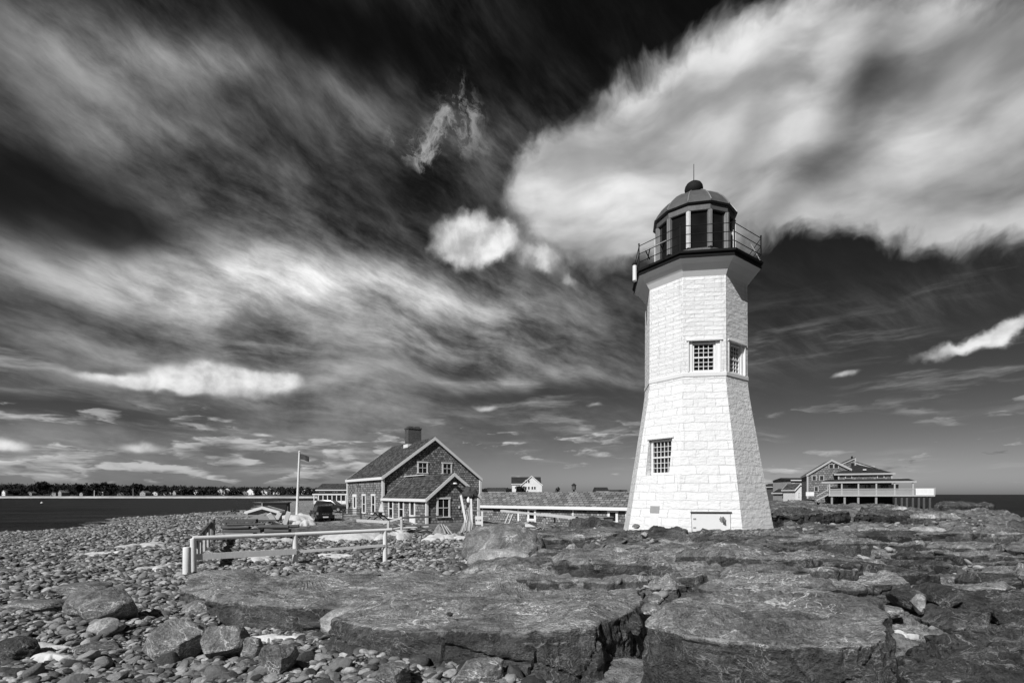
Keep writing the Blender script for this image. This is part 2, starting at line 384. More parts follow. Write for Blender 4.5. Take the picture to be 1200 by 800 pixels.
# ------------------------------------------------------------------ rock and ground materials
def rock_mat(name, base, vein=.10, spread=.35, streak=(1.2, 5, 3), attr=None, vscale=1.0, bumpd=.02, light=.5):
    m, t, b, tc = material(name)
    P = tc.outputs['Object']
    n1 = t.noise(P, .9, 6, .62, .4)
    n2 = t.noise(t.scale(P, streak), 2.2, 6, .65, .6)
    n3 = t.noise(P, 22, 4, .7)
    n4 = t.noise(P, 60, 3, .7)
    mx = t.m('ADD', t.m('ADD', t.m('MULTIPLY', n1, .30), t.m('MULTIPLY', n2, .42)), t.m('MULTIPLY', n3, .28))
    c = t.ramp(mx, .37, .64, 1-1.7*spread, 1+2.2*spread)
    c = t.m('ADD', c, t.m('MULTIPLY', t.m('SUBTRACT', n4, .5), 4.6*spread))
    c = t.m('ADD', c, t.m('MULTIPLY', t.ramp(t.noise(t.scale(P, (streak[0]*2, streak[1]*2.4, streak[2]*2)), 9, 4, .7), .56, .66), 2.2*spread))
    c = t.m('MULTIPLY', t.m('MAXIMUM', c, .15), base)
    if attr:
        a = t.new('ShaderNodeAttribute', attribute_name=attr).outputs['Fac']
        c = t.m('MULTIPLY', c, a)
    # quartz veins: thin lines where a warped noise crosses one half
    vn = t.noise(t.scale(P, (streak[0]*.6, streak[1]*.6, 2)), 1.15*vscale, 4, .55, 1.1)
    ve = t.ramp(t.m('ABSOLUTE', t.m('SUBTRACT', vn, .5)), .0, .013, 1.25, 0.)
    vm_ = t.ramp(t.noise(P, .8, 3, .5), .36, .56)
    hair = t.ramp(t.m('ABSOLUTE', t.m('SUBTRACT', t.noise(t.scale(P, streak), 4.2*vscale, 5, .6, .8), .5)), .0, .026, .8, 0.)
    vv = t.m('MULTIPLY', t.m('MAXIMUM', t.m('MULTIPLY', ve, vm_), t.m('MULTIPLY', hair, t.ramp(n1, .4, .6))), vein/base*2.2)
    c = t.m('ADD', c, t.m('MULTIPLY', vv, base))
    # pale lichen / salt crust in patches
    li = t.m('MULTIPLY', t.ramp(t.noise(P, 1.6, 6, .7), .57, .68), t.ramp(n3, .42, .6))
    c = t.m('ADD', c, t.m('MULTIPLY', li, base*light), clamp=True)
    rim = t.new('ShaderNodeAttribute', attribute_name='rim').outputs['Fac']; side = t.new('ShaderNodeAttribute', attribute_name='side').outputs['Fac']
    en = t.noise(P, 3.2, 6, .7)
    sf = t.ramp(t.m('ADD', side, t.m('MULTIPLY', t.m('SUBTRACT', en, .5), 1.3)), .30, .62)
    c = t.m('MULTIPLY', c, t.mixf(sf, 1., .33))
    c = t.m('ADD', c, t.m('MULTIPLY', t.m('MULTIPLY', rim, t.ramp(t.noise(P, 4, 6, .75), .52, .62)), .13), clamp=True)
    t.put(b.inputs['Base Color'], t.grey(c)); b.inputs['Roughness'].default_value = .58; b.inputs['Specular IOR Level'].default_value = .42
    h = t.m('ADD', t.m('ADD', t.m('MULTIPLY', n2, 1.5), n3), t.m('MULTIPLY', n4, .35))
    t.put(b.inputs['Normal'], t.bump(h, bumpd))
    return m
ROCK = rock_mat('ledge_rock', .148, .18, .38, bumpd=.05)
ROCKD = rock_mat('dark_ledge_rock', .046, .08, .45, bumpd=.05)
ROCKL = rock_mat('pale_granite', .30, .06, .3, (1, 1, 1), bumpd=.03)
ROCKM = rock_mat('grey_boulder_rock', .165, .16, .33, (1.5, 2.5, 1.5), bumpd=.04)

m, t, b, tc = material('shore_ground'); GROUND = m
P = tc.outputs['Object']
rk = t.new('ShaderNodeAttribute', attribute_name='rock').outputs['Fac']
tn = t.new('ShaderNodeAttribute', attribute_name='tone').outputs['Fac']
sn = t.new('ShaderNodeAttribute', attribute_name='grass').outputs['Fac']
n1 = t.noise(P, .55, 6, .62, .4); n2 = t.noise(t.scale(P, (1., 4.5, 3)), 1.7, 7, .66, .8); n3 = t.noise(P, 14, 4, .7); n4 = t.noise(P, 55, 2, .6)
mx = t.m('ADD', t.m('ADD', t.m('MULTIPLY', n1, .28), t.m('MULTIPLY', n2, .46)), t.m('MULTIPLY', n3, .26))
c = t.m('ADD', t.ramp(mx, .38, .64, .30, 1.95), t.m('MULTIPLY', t.m('SUBTRACT', n4, .5), 1.7))
c = t.m('ADD', c, t.m('MULTIPLY', t.ramp(t.noise(t.scale(P, (1.6, 8, 4)), 4.5, 5, .72), .56, .66), .9))
c = t.m('MULTIPLY', t.m('MULTIPLY', t.m('MAXIMUM', c, .12), tn), .135)
ve = t.ramp(t.m('ABSOLUTE', t.m('SUBTRACT', t.noise(t.scale(P, (.6, 2.4, 2)), 1.3, 5, .6, 1.), .5)), 0., .014, .10, 0.)
c = t.m('ADD', c, t.m('MULTIPLY', ve, t.ramp(n1, .42, .6)))
li = t.m('MULTIPLY', t.ramp(t.noise(t.scale(P, (.45, 1.6, 1)), 1.1, 7, .72), .545, .62), t.ramp(n3, .36, .58))
c = t.m('ADD', c, t.m('MULTIPLY', li, .20))
g = t.m('ADD', t.m('MULTIPLY', t.ramp(t.noise(P, 9, 4, .7), .3, .7), .14), t.m('MULTIPLY', n1, .03))
gr = t.m('ADD', t.m('MULTIPLY', t.ramp(t.noise(P, 2.2, 7, .75), .38, .62), .30), .06)
c = t.mixf(rk, t.mixf(sn, g, gr), c)
t.put(b.inputs['Base Color'], t.grey(c)); b.inputs['Roughness'].default_value = .85; b.inputs['Specular IOR Level'].default_value = .25
h = t.m('ADD', t.m('ADD', t.m('MULTIPLY', n2, 2.), n3), t.m('MULTIPLY', n4, .4))
t.put(b.inputs['Normal'], t.bump(h, .055))

def stone_mat(name, attr):
    m, t, b, tc = material(name)
    P = tc.outputs['Object']
    if attr: a = t.new('ShaderNodeAttribute', attribute_name='tone').outputs['Fac']
    else: a = t.new('ShaderNodeObjectInfo').outputs['Random']
    off = t.m('MULTIPLY', a, 37.)
    v = t.vm('ADD', P, t.xyz(off, off, 0.))
    n = t.noise(v, 6 if not attr else 3, 5, .65, .5); n2 = t.noise(v, 40 if not attr else 25, 3, .65)
    base = t.m('ADD', .05, t.m('MULTIPLY', t.m('POWER', a, 1.5), .33))
    c = t.m('MULTIPLY', base, t.m('ADD', 1., t.m('ADD', t.m('MULTIPLY', t.m('SUBTRACT', n, .5), 1.0), t.m('MULTIPLY', t.m('SUBTRACT', n2, .5), .9))), clamp=True)
    ve = t.ramp(t.m('ABSOLUTE', t.m('SUBTRACT', t.noise(v, 3.1, 2, .5, 1.), .5)), 0., .012, .12, 0.)
    c = t.m('ADD', c, t.m('MULTIPLY', ve, t.ramp(n, .5, .6)))
    t.put(b.inputs['Base Color'], t.grey(c)); b.inputs['Roughness'].default_value = .75; b.inputs['Specular IOR Level'].default_value = .3
    t.put(b.inputs['Normal'], t.bump(t.m('ADD', n, t.m('MULTIPLY', n2, .5)), .03))
    return m
COBBLE = stone_mat('cobble_stone', False); SHINGLE = stone_mat('shingle_stones', True)

# ------------------------------------------------------------------ terrain height
CP = np.array([
 # beach on the left
 (-6,6,2.05),(-4,6,2.12),(0,6,2.32),(-1.5,6.6,2.3),(1,6.2,2.28),(-2.2,6.7,2.28),(-2.5,8.2,2.08),(-10.2,10.2,1.95),(-6,9,1.92),(-3,8,2.0),(-4.6,9.6,1.82),(-2.6,9.4,1.88),(-5.5,10.5,1.85),(0,0,2.6),(5,0,2.7),(-6,0,2.4),(0,3,2.3),(-14,4,1.9),(-14,14,1.75),
 (-23.7,23.7,1.3),(-20,10,1.4),(-30,16,.4),(-35,28,.55),(-45,38,.15),(-50,50,.0),(-63,79,.0),(-75,128,.0),(-79,169,.3),(-60,40,-1),(-60,20,-1.5),(-78,79,-1),(-95,128,-1),(-98,170,-1),(-140,240,-1),
 (-21.6,32.5,1.3),(-32,55,1.25),(-30,45,1.4),(-42,80,1.4),(-46,128,1.4),
 (-11.2,17.7,1.72),(-8.6,20.2,1.72),(-5.2,22.3,1.6),(-15,20,1.55),(-8,14,1.85),(-12,30,1.7),(-20,38,1.85),
 # keeper's house yard
 (-8,34,1.85),(-6,42,2.),(-13,48,2.0),(-17,62,2.1),(-19.3,53,1.65),(-22,45,1.8),(-24,57,2.0),(-24,74,1.9),(-15,32,1.85),(-18,32,1.85),(-14,36,1.85),(-10,62,2.2),(-3,50,1.9),(-5,28,1.65),
 # ledges
 (1,7,2.3),(3,5,2.3),(3,8.5,2.6),(0,9,2.35),(-1,12,2.2),(2,11,2.75),(5,10.5,2.85),(1,15,2.6),(4,15,2.9),(4,18,2.97),(7,15,2.95),(8,19,3.1),(8,22.5,3.12),(8,26,3.08),(12,20,3.1),(2,24,2.45),(4,26,2.9),(5,30,2.4),(0,35,1.85),(10,36,2.0),(8,50,1.5),(0,55,1.5),(14,50,1.5),
 (6,5,2.2),(9,8,2.4),(12,11,2.65),(15,15.5,2.8),(20,22,2.75),(16,26,3.0),(25,32,2.75),(34,35,2.45),(25,45,2.8),(40,50,2.55),(45,45,1.6),(52,48,-.5),(60,50,-1.2),(40,36,1.2),(46,38,-.6),(30,26,1.8),(36,24,-.6),(24,12,1.6),(32,10,-.8),(20,5,1.4),
 (35,85,2.95),(45,85,2.95),(60,85,2.9),(72,84,2.0),(86,85,-.8),(55,60,2.5),(66,62,.2),(76,65,-1),(34,120,3.3),(62,120,-.8),(80,125,-1.5),(120,150,-1.5),(150,250,-1.5),(110,100,-1.5),(200,400,-1.5),(150,380,-1.5),(95,110,-1.5),(76,97,-1.3),(100,140,-1.5),(70,160,-1.5),(66,108,-.7),(100,200,-1.5),(60,160,-.5),(95,85,-1.5),(84,75,-1.5),(90,200,-1.5),(24,60,2.6),(22,85,2.8),(50,72,2.7),
 # land behind
 (0,120,2.2),(-40,140,1.9),(-20,100,2.1),(10,90,2.2),(0,220,2.5),(40,220,2.5),(-60,200,1.8),(-85,260,1.2),(0,380,1.),(-80,380,.5),(60,380,-.5),(-160,380,-1)], dtype=float)
def base_h(x, y):
    d = np.maximum(y, -2)+5
    u, w = x/d*1.0, np.log(d)
    cd = np.maximum(CP[:, 1], -2)+5; cu, cw = CP[:, 0]/cd*1.0, np.log(cd)
    num = np.zeros_like(u); den = np.zeros_like(u)
    for a, b_, z in zip(cu, cw, CP[:, 2]):
        q = 1.0/(((u-a)**2+(w-b_)**2)+.0012)**2
        num += q*z; den += q
    return num/den
def rock_mask(x, y):
    xb = np.interp(y, [-5, 3, 6, 9, 12, 15, 20, 25, 35, 45, 60, 85, 100], [4, 3.5, .8, -3.0, -4.0, -1.2, -.6, .6, 8, 15, 17, 22, 26])
    xb = xb+.9*vnoise(x*.5, y*.5, x*0, 91)
    m_ = sstep(-.25, .5, x-xb)
    return m_*sstep(120, 96, y)
TX, TY = 7.99, 22.5
def terrain(x, y, parts=False):
    x = np.asarray(x, float); y = np.asarray(y, float)
    z = base_h(x, y); zz = np.zeros_like(x)
    rm = rock_mask(x, y)
    wx = x+.5*fbm(x*.35, y*.35, zz, 5, 3); wy = y+.5*fbm(x*.35, y*.35, zz, 8, 3)
    ca, sa = math.cos(R(-9)), math.sin(R(-9))
    rx, ry = wx*ca+wy*sa, -wx*sa+wy*ca
    A = worley(rx/3.6, ry/1.7, 3); B = worley(rx/1.15+7, ry/.55, 23)
    amp = np.clip(.35+.020*y, .4, 1.0)
    flat = sstep(2.9, 5.0, np.hypot(x-TX, y-TY))
    hA = (A[2]-.55)*.58+(A[3]-.5)*.16*A[5]*3.6+(A[4]-.45)*.30*A[6]*1.7
    crA = sstep(.0, .10, A[1]-A[0]); crB = sstep(.0, .16, B[1]-B[0])
    hB = (B[2]-.5)*.12
    step = fbm(rx*.22, ry*.6, zz, 41, 4)*1.1
    ter = (np.floor(step*5)+sstep(.55, 1., step*5-np.floor(step*5)))/5*.34
    rough = fbm(x*1.6, y*2.6, zz, 61, 6, .6)*.07
    rockz = (hA-.30*(1-crA))*amp+(hB-.09*(1-crB))*sstep(.35, .6, A[4])+ter+rough
    flatk = .14+.86*flat
    z2 = z+rm*rockz*flatk
    bz = fbm(x*.5, y*.5, zz, 71, 4)*.10+vnoise(x*3, y*3, zz, 75)*.03
    z2 = z2+(1-rm)*bz*np.clip(1-(y-45)/60, .15, 1)
    if not parts: return z2
    tone = .62+.75*A[3]*(.55+.45*B[3])+.25*(B[4]-.5)
    tone = tone*(1-.35*(1-crA))
    far = sstep(32, 50, y)*(1-rm)
    return z2, rm, tone, far
def gz(x, y):
    return float(terrain(np.array([x]), np.array([y]))[0])

def ground_at(px, py, y0=4.0, y1=160):
    Y = np.exp(np.linspace(math.log(y0), math.log(y1), 1500)); x = (px-600)/F*Y; z = EYE+(HZ-py)/F*Y
    g = terrain(x, Y); k = np.where(g >= z)[0]
    i = k[0] if len(k) else len(Y)-1
    return Vector((x[i], Y[i], g[i]))


NC, NR = 1150, 1250
dd = 4.2*np.exp(np.linspace(0, math.log(420/4.2), NR)); uu = np.linspace(-1.75, 1.5, NC)
U, D = np.meshgrid(uu, dd); GX, GY = U*D, D-5.5
GZ, RM, TONE, GRASS = terrain(GX.ravel(), GY.ravel(), True)
V = np.stack([GX.ravel(), GY.ravel(), GZ], 1)
ii = np.arange(NR*NC).reshape(NR, NC)
Q = np.stack([ii[:-1, :-1].ravel(), ii[:-1, 1:].ravel(), ii[1:, 1:].ravel(), ii[1:, :-1].ravel()], 1)
zq = GZ[Q].max(1); Q = Q[zq > -.9]
used = np.zeros(len(V), bool); used[Q.ravel()] = True
remap = np.cumsum(used)-1
me = np_mesh('ground', V[used], remap[Q], True, {'rock': RM[used], 'tone': TONE[used], 'grass': GRASS[used]})
tag(link('ground', me, GROUND), kind='structure')

# sea: one sheet to the horizon
m, t, b, tc = material('sea_water'); SEA = m
P = tc.outputs['Object']
w1 = t.noise(t.rot(P, R(25), (.22, .6, 1)), 1., 5, .62, .6); w2 = t.noise(t.rot(P, R(-10), (.9, 1.9, 1)), 1., 4, .6)
w3 = t.noise(t.scale(P, (.02, .09, 1)), 1., 6, .65)
capm = t.ramp(t.noise(t.rot(P, R(12), (.16, .75, 1)), 1., 6, .62), .66, .72)
t.put(b.inputs['Base Color'], t.grey(t.m('ADD', t.m('ADD', .004, t.m('MULTIPLY', t.ramp(w3, .35, .65), .018)), t.m('MULTIPLY', capm, .10))))
b.inputs['Roughness'].default_value = .42; b.inputs['IOR'].default_value = 1.33; b.inputs['Specular IOR Level'].default_value = .055
t.put(b.inputs['Normal'], t.bump(t.m('ADD', t.m('MULTIPLY', w1, 2.), w2), .45))
mb = MB(); xs = [-20000, -2000, -300, 300, 2000, 20000]; ys = [-300, 0, 120, 400, 1500, 26000]
for i in range(5):
    for j in range(5): mb.quad((xs[i], ys[j], 0), (xs[i+1], ys[j], 0), (xs[i+1], ys[j+1], 0), (xs[i], ys[j+1], 0))
tag(mb.build('sea', SEA), kind='structure')

# ------------------------------------------------------------------ rock builders
def polyloop(pts, n, seed, wob):
    P = np.array([list(p)[:3] for p in pts], float)
    # Catmull-free: linear resample by length with corner softening
    L = np.vstack([P, P[:1]]); seg = np.linalg.norm(np.diff(L[:, :2], axis=0), axis=1); s = np.concatenate([[0], np.cumsum(seg)])
    tt = np.linspace(0, s[-1], n, endpoint=False)
    Q = np.stack([np.interp(tt, s, L[:, k]) for k in range(3)], 1)
    for _ in range(max(1, n//80)):
        Q = .25*np.roll(Q, 1, 0)+.5*Q+.25*np.roll(Q, -1, 0)
    tx = np.roll(Q[:, 0], -1)-np.roll(Q[:, 0], 1); ty = np.roll(Q[:, 1], -1)-np.roll(Q[:, 1], 1)
    nn = np.stack([ty, -tx], 1); nn /= np.linalg.norm(nn, axis=1)[:, None]+1e-9
    c = Q[:, :2].mean(0)
    if np.sum(nn*(Q[:, :2]-c)) < 0: nn = -nn
    w = wob*(fbm(Q[:, 0]*1.6, Q[:, 1]*1.6, np.zeros(n), seed, 5, .6))
    Q[:, :2] += nn*w[:, None]
    return Q, nn
def slab(label, pts, zb, seed, mat, rough=.035, wob=.10, batter=.12, n=260, rings=46, rows=20, name='ledge_rock', swell=.02, tag_group=None):
    Q, nn = polyloop(pts, n, seed, wob)
    c = Q[:, :2].mean(0)
    A = np.c_[Q[:, :2]-c, np.ones(n)]; coef, *_ = np.linalg.lstsq(A, Q[:, 2], rcond=None)
    ring = []
    H = Q[:, 2].mean()-zb
    for j in range(rows, 0, -1):
        f = j/rows
        h = Q[:, 2]-zb
        dz = f*h
        x = Q[:, 0]; y = Q[:, 1]; z = Q[:, 2]-dz
        ff = fbm(x*2.2, y*2.2, z*3.5, seed+5, 5, .6)
        ledge = vnoise(x*.7, y*.7, z*6., seed+9)
        blk = worley(x*1.1+y*.9, z*1.6+x*.2, seed+13)
        fine = fbm(x*7, y*7, z*10, seed+7, 3, .6)
        off = batter*f*H*.6+ff*rough*1.0*min(1, f*5+.3)+ledge*rough*.7*min(1, f*4)+(blk[2]-.5)*rough*2.2*min(1, f*6)-.05*(1-sstep(.0, .07, blk[1]-blk[0]))*min(1, f*6)+fine*.012
        off = off-.02*max(0, 1-f/.05)
        ring.append(np.stack([x+nn[:, 0]*off, y+nn[:, 1]*off, z], 1))
    for k in range(rings):
        s = 1-(k/rings)**1.0 if k else 1-.004
        e = 1-s
        xy = c+(Q[:, :2]-c)*s
        zp = (xy-c)@coef[:2]+coef[2]
        ze = Q[:, 2]
        z = ze+(zp-ze)*min(1, e*3.0)+swell*(1-s**6)-.012*(s > .99)
        x, y = xy[:, 0], xy[:, 1]
        z = z+(fbm(x*1.1, y*2.0, x*0, seed+31, 6, .62)*rough*1.7+fbm(x*9, y*16, x*0, seed+33, 3, .6)*rough*.22)*min(1, .25+e*8)
        st = fbm(x*.45, y*1.3, x*0, seed+37, 3)*4
        z = z+(np.floor(st)+sstep(.84, 1., st-np.floor(st)))*rough*1.1*min(1, e*8)
        ring.append(np.stack([x, y, z], 1))
    V = np.vstack(ring+[np.array([[c[0], c[1], ring[-1][:, 2].mean()]])])
    nr = len(ring); idx = np.arange(nr*n).reshape(nr, n)
    a = idx[:-1]; b_ = np.roll(idx, -1, 1)[:-1]; c_ = np.roll(idx, -1, 1)[1:]; d_ = idx[1:]
    Fq = np.stack([a.ravel(), b_.ravel(), c_.ravel(), d_.ravel()], 1)
    last = idx[-1]; cap = np.stack([last, np.roll(last, -1), np.full(n, nr*n), np.full(n, nr*n)], 1)
    org = np.array([c[0], c[1], zb])
    me = np_mesh(name, V-org, Fq, True)
    bm = bmesh.new(); bm.from_mesh(me); bm.verts.ensure_lookup_table()
    for i in range(n):
        try: f = bm.faces.new([bm.verts[last[i]], bm.verts[last[(i+1) % n]], bm.verts[nr*n]]); f.smooth = True
        except ValueError: pass
    bmesh.ops.recalc_face_normals(bm, faces=bm.faces)
    bm.to_mesh(me); bm.free()
    me.set_sharp_from_angle(angle=R(38))
    me.materials.append(mat)
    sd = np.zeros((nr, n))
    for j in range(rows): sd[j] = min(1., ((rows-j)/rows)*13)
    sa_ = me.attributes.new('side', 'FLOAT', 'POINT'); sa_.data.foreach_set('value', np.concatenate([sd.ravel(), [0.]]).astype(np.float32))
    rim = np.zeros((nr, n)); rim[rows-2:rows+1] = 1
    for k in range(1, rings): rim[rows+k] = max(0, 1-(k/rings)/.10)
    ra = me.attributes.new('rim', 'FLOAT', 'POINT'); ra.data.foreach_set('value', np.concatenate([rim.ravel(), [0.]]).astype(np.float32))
    return tag(link(name, me, None, None, org), label, 'rock ledge', tag_group)
def rock_geo(r, seed, nu=48, nv=28, facets=9, cut=(.62, .92), rough=.10, fs=1.6):
    rr = random.Random(seed)
    th = np.linspace(0, 2*np.pi, nu, endpoint=False); ph = np.linspace(-np.pi/2, np.pi/2, nv+2)[1:-1]
    T, Pp = np.meshgrid(th, ph)
    V = np.stack([np.cos(Pp)*np.cos(T), np.cos(Pp)*np.sin(T), np.sin(Pp)], -1).reshape(-1, 3)
    V = np.vstack([V, [[0, 0, -1], [0, 0, 1]]])
    for _ in range(facets):
        n_ = np.array([rr.gauss(0, 1), rr.gauss(0, 1), rr.gauss(0, 1)*.9]); n_ /= np.linalg.norm(n_)
        h = rr.uniform(*cut); dd_ = V@n_-h
        V = V-np.maximum(dd_, 0)[:, None]*n_*.94
    k = 1+rough*fbm(V[:, 0]*fs+seed, V[:, 1]*fs, V[:, 2]*fs, seed, 5, .55)
    V = V*k[:, None]*np.array(r)
    idx = np.arange(nu*nv).reshape(nv, nu)
    Q = np.stack([idx[:-1].ravel(), np.roll(idx, -1, 1)[:-1].ravel(), np.roll(idx, -1, 1)[1:].ravel(), idx[1:].ravel()], 1)
    b0 = nu*nv
    Q = np.vstack([Q, np.stack([np.roll(idx[0], -1), idx[0], np.full(nu, b0), np.full(nu, b0)], 1), np.stack([idx[-1], np.roll(idx[-1], -1), np.full(nu, b0+1), np.full(nu, b0+1)], 1)])
    return V, Q
def rock_mesh(name, V, Q, sharp=48):
    me = bpy.data.meshes.new(name)
    fs = [tuple(q) if q[2] != q[3] else tuple(q[:3]) for q in Q.tolist()]
    me.from_pydata(V.tolist(), [], fs); me.polygons.foreach_set('use_smooth', [True]*len(fs))
    me.set_sharp_from_angle(angle=R(sharp)); me.update()
    return me
def boulder(label, px, py, Y, wpx, hpx, depth, seed, mat, facets=9, cut=(.62, .92), rz=0., tilt=0., name='boulder', sink=.25, rough=.10, group=None, dens=1):
    """centre pixel column px, base row py at distance Y; wpx/hpx are its visible size"""
    if not Y:
        gp = ground_at(px, py); k0 = gp.y; depth *= k0/7.5; Y = k0
    w = wpx/F*Y/2; h = hpx/F*Y
    base = at(px, py, Y)
    V, Q = rock_geo((w, depth/2, h/2/(1-sink)), seed, 56*dens, 32*dens, facets, cut, rough)
    me = rock_mesh(name, V, Q)
    o = link(name, me, mat, None, (base.x, base.y+depth*.3, base.z+h/2/(1-sink)*(1-2*sink)))
    o.rotation_euler = (0, tilt, rz)
    return tag(o, label, 'boulder', group)
# ------------------------------------------------------------------ foreground ledges, each its own slab
def zz(lst): return [on_z(*p) for p in lst]
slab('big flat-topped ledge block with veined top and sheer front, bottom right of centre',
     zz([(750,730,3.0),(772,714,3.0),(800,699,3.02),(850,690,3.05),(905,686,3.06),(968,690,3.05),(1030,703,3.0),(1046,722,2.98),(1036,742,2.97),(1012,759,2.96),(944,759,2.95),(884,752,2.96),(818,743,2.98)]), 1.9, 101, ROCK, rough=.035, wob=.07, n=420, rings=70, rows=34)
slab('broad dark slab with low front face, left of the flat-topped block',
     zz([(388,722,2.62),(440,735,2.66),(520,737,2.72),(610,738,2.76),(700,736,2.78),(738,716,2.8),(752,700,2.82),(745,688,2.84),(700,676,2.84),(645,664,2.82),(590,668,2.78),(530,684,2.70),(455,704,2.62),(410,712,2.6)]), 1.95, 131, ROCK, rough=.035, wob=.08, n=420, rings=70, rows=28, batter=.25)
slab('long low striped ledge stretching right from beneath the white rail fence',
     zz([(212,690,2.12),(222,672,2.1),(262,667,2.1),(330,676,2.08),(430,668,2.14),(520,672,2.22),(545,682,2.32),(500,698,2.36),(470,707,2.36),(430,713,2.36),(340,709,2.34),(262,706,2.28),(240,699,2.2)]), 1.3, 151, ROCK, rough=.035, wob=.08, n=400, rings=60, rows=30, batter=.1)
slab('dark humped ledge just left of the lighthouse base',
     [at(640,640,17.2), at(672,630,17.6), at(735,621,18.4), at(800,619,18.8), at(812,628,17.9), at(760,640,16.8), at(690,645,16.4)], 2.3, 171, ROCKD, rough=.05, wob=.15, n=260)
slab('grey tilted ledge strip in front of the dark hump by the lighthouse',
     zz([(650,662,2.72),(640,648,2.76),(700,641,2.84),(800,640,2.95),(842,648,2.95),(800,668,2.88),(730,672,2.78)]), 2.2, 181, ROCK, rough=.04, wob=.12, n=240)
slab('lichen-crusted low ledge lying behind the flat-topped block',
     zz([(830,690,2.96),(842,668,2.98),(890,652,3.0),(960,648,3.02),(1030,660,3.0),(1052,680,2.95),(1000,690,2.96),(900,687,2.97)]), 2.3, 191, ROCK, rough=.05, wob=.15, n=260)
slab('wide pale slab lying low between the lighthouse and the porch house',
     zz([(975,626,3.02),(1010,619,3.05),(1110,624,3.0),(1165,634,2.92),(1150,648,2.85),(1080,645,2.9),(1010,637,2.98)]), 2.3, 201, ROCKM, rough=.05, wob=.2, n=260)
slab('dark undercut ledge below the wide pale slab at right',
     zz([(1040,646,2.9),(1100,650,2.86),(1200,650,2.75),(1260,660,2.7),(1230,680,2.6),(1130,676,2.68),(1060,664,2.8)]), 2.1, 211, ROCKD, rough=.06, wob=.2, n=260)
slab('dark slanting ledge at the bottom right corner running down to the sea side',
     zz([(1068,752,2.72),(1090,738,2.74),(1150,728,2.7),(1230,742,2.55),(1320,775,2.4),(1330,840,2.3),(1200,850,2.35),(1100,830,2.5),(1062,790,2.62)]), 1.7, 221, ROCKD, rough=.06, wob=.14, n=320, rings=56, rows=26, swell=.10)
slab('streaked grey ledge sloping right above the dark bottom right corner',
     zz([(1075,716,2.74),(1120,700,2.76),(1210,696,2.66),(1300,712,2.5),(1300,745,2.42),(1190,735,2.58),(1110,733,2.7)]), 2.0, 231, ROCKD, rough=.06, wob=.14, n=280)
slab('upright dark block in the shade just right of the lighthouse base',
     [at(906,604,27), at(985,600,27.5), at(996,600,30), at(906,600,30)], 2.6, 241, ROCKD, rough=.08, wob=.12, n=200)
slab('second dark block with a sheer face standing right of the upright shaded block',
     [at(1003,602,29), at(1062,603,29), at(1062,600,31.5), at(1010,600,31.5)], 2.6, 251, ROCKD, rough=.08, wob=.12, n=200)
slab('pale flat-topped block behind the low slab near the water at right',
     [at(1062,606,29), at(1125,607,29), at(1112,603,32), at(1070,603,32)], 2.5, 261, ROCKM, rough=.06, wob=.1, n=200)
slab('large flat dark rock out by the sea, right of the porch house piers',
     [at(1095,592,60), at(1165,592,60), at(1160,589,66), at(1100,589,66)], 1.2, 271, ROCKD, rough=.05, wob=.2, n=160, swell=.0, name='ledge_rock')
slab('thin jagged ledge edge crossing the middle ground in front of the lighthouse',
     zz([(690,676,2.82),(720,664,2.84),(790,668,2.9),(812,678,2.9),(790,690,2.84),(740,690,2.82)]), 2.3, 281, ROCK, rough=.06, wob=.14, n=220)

# thin broken ledges lying about the rocks before the lighthouse
lr = random.Random(77); spots_ = []
while len(spots_) < 46:
    px, py = lr.uniform(620, 1230), 627+78*lr.random()**1.3
    if 730 < px < 912 and py < 640: continue
    if 745 < px < 1050 and py > 684: continue
    if any(abs(px-a) < 46 and abs(py-b_) < 5 for a, b_ in spots_): continue
    spots_.append((px, py))
for i, (px, py) in enumerate(spots_):
    g = ground_at(px, py); L_, D_ = lr.uniform(.6, 1.7)*(.6+.03*g.y), lr.uniform(.25, .6)*(.6+.03*g.y)
    if rock_mask(np.array([g.x]), np.array([g.y]))[0] < .6: continue
    an = R(-9)+lr.uniform(-.35, .35); pts = []
    nv = lr.randint(6, 8); dip = lr.uniform(-.10, .12)
    for q in range(nv):
        a = 2*math.pi*(q+lr.uniform(-.3, .3))/nv; r_ = lr.uniform(.75, 1.1)
        x, y = math.cos(a)*L_*r_, math.sin(a)*D_*r_
        X_, Y_ = g.x+x*math.cos(an)-y*math.sin(an), g.y+x*math.sin(an)+y*math.cos(an)
        pts.append((X_, Y_, g.z+.06+lr.uniform(.02, .16)*1.0+dip*y+x*.03))
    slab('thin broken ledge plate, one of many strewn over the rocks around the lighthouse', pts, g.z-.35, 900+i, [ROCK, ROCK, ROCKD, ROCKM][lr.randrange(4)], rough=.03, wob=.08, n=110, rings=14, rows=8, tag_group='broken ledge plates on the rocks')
# boulders
boulder('large rounded grey boulder like a mound in front of the long shed', 592, 666, 15.2, 104, 50, 2.2, 301, ROCKM, 7, (.7, .95), name='boulder', rough=.12)
boulder('pale low boulder lying against the foot of the mound-like boulder', 585, 671, 14.3, 78, 27, 1.1, 302, ROCKL, 6, (.75, .95))
boulder('small pale boulder peeping over the top of the mound-like boulder', 604, 623, 19, 18, 8, .8, 303, ROCKL)
boulder('dark angular boulder with a bright left face among the beach cobbles', 110, 729, 0, 72, 42, 1.0, 304, ROCK, 10, (.45, .8), .3)
boulder('grey wedge-shaped boulder leaning at the left of the dark angular boulder', 86, 727, 0, 40, 34, .7, 305, ROCKM, 10, (.5, .8), .9)
boulder('big pale-veined angular boulder at the lower left, left one of a touching pair', 190, 777, 0, 92, 44, 1.0, 306, ROCKM, 11, (.5, .85), .2, dens=2)
boulder('big square-faced boulder at the lower left, right one of a touching pair', 254, 775, 0, 56, 42, .8, 307, ROCKM, 11, (.45, .8), -.3, dens=2)
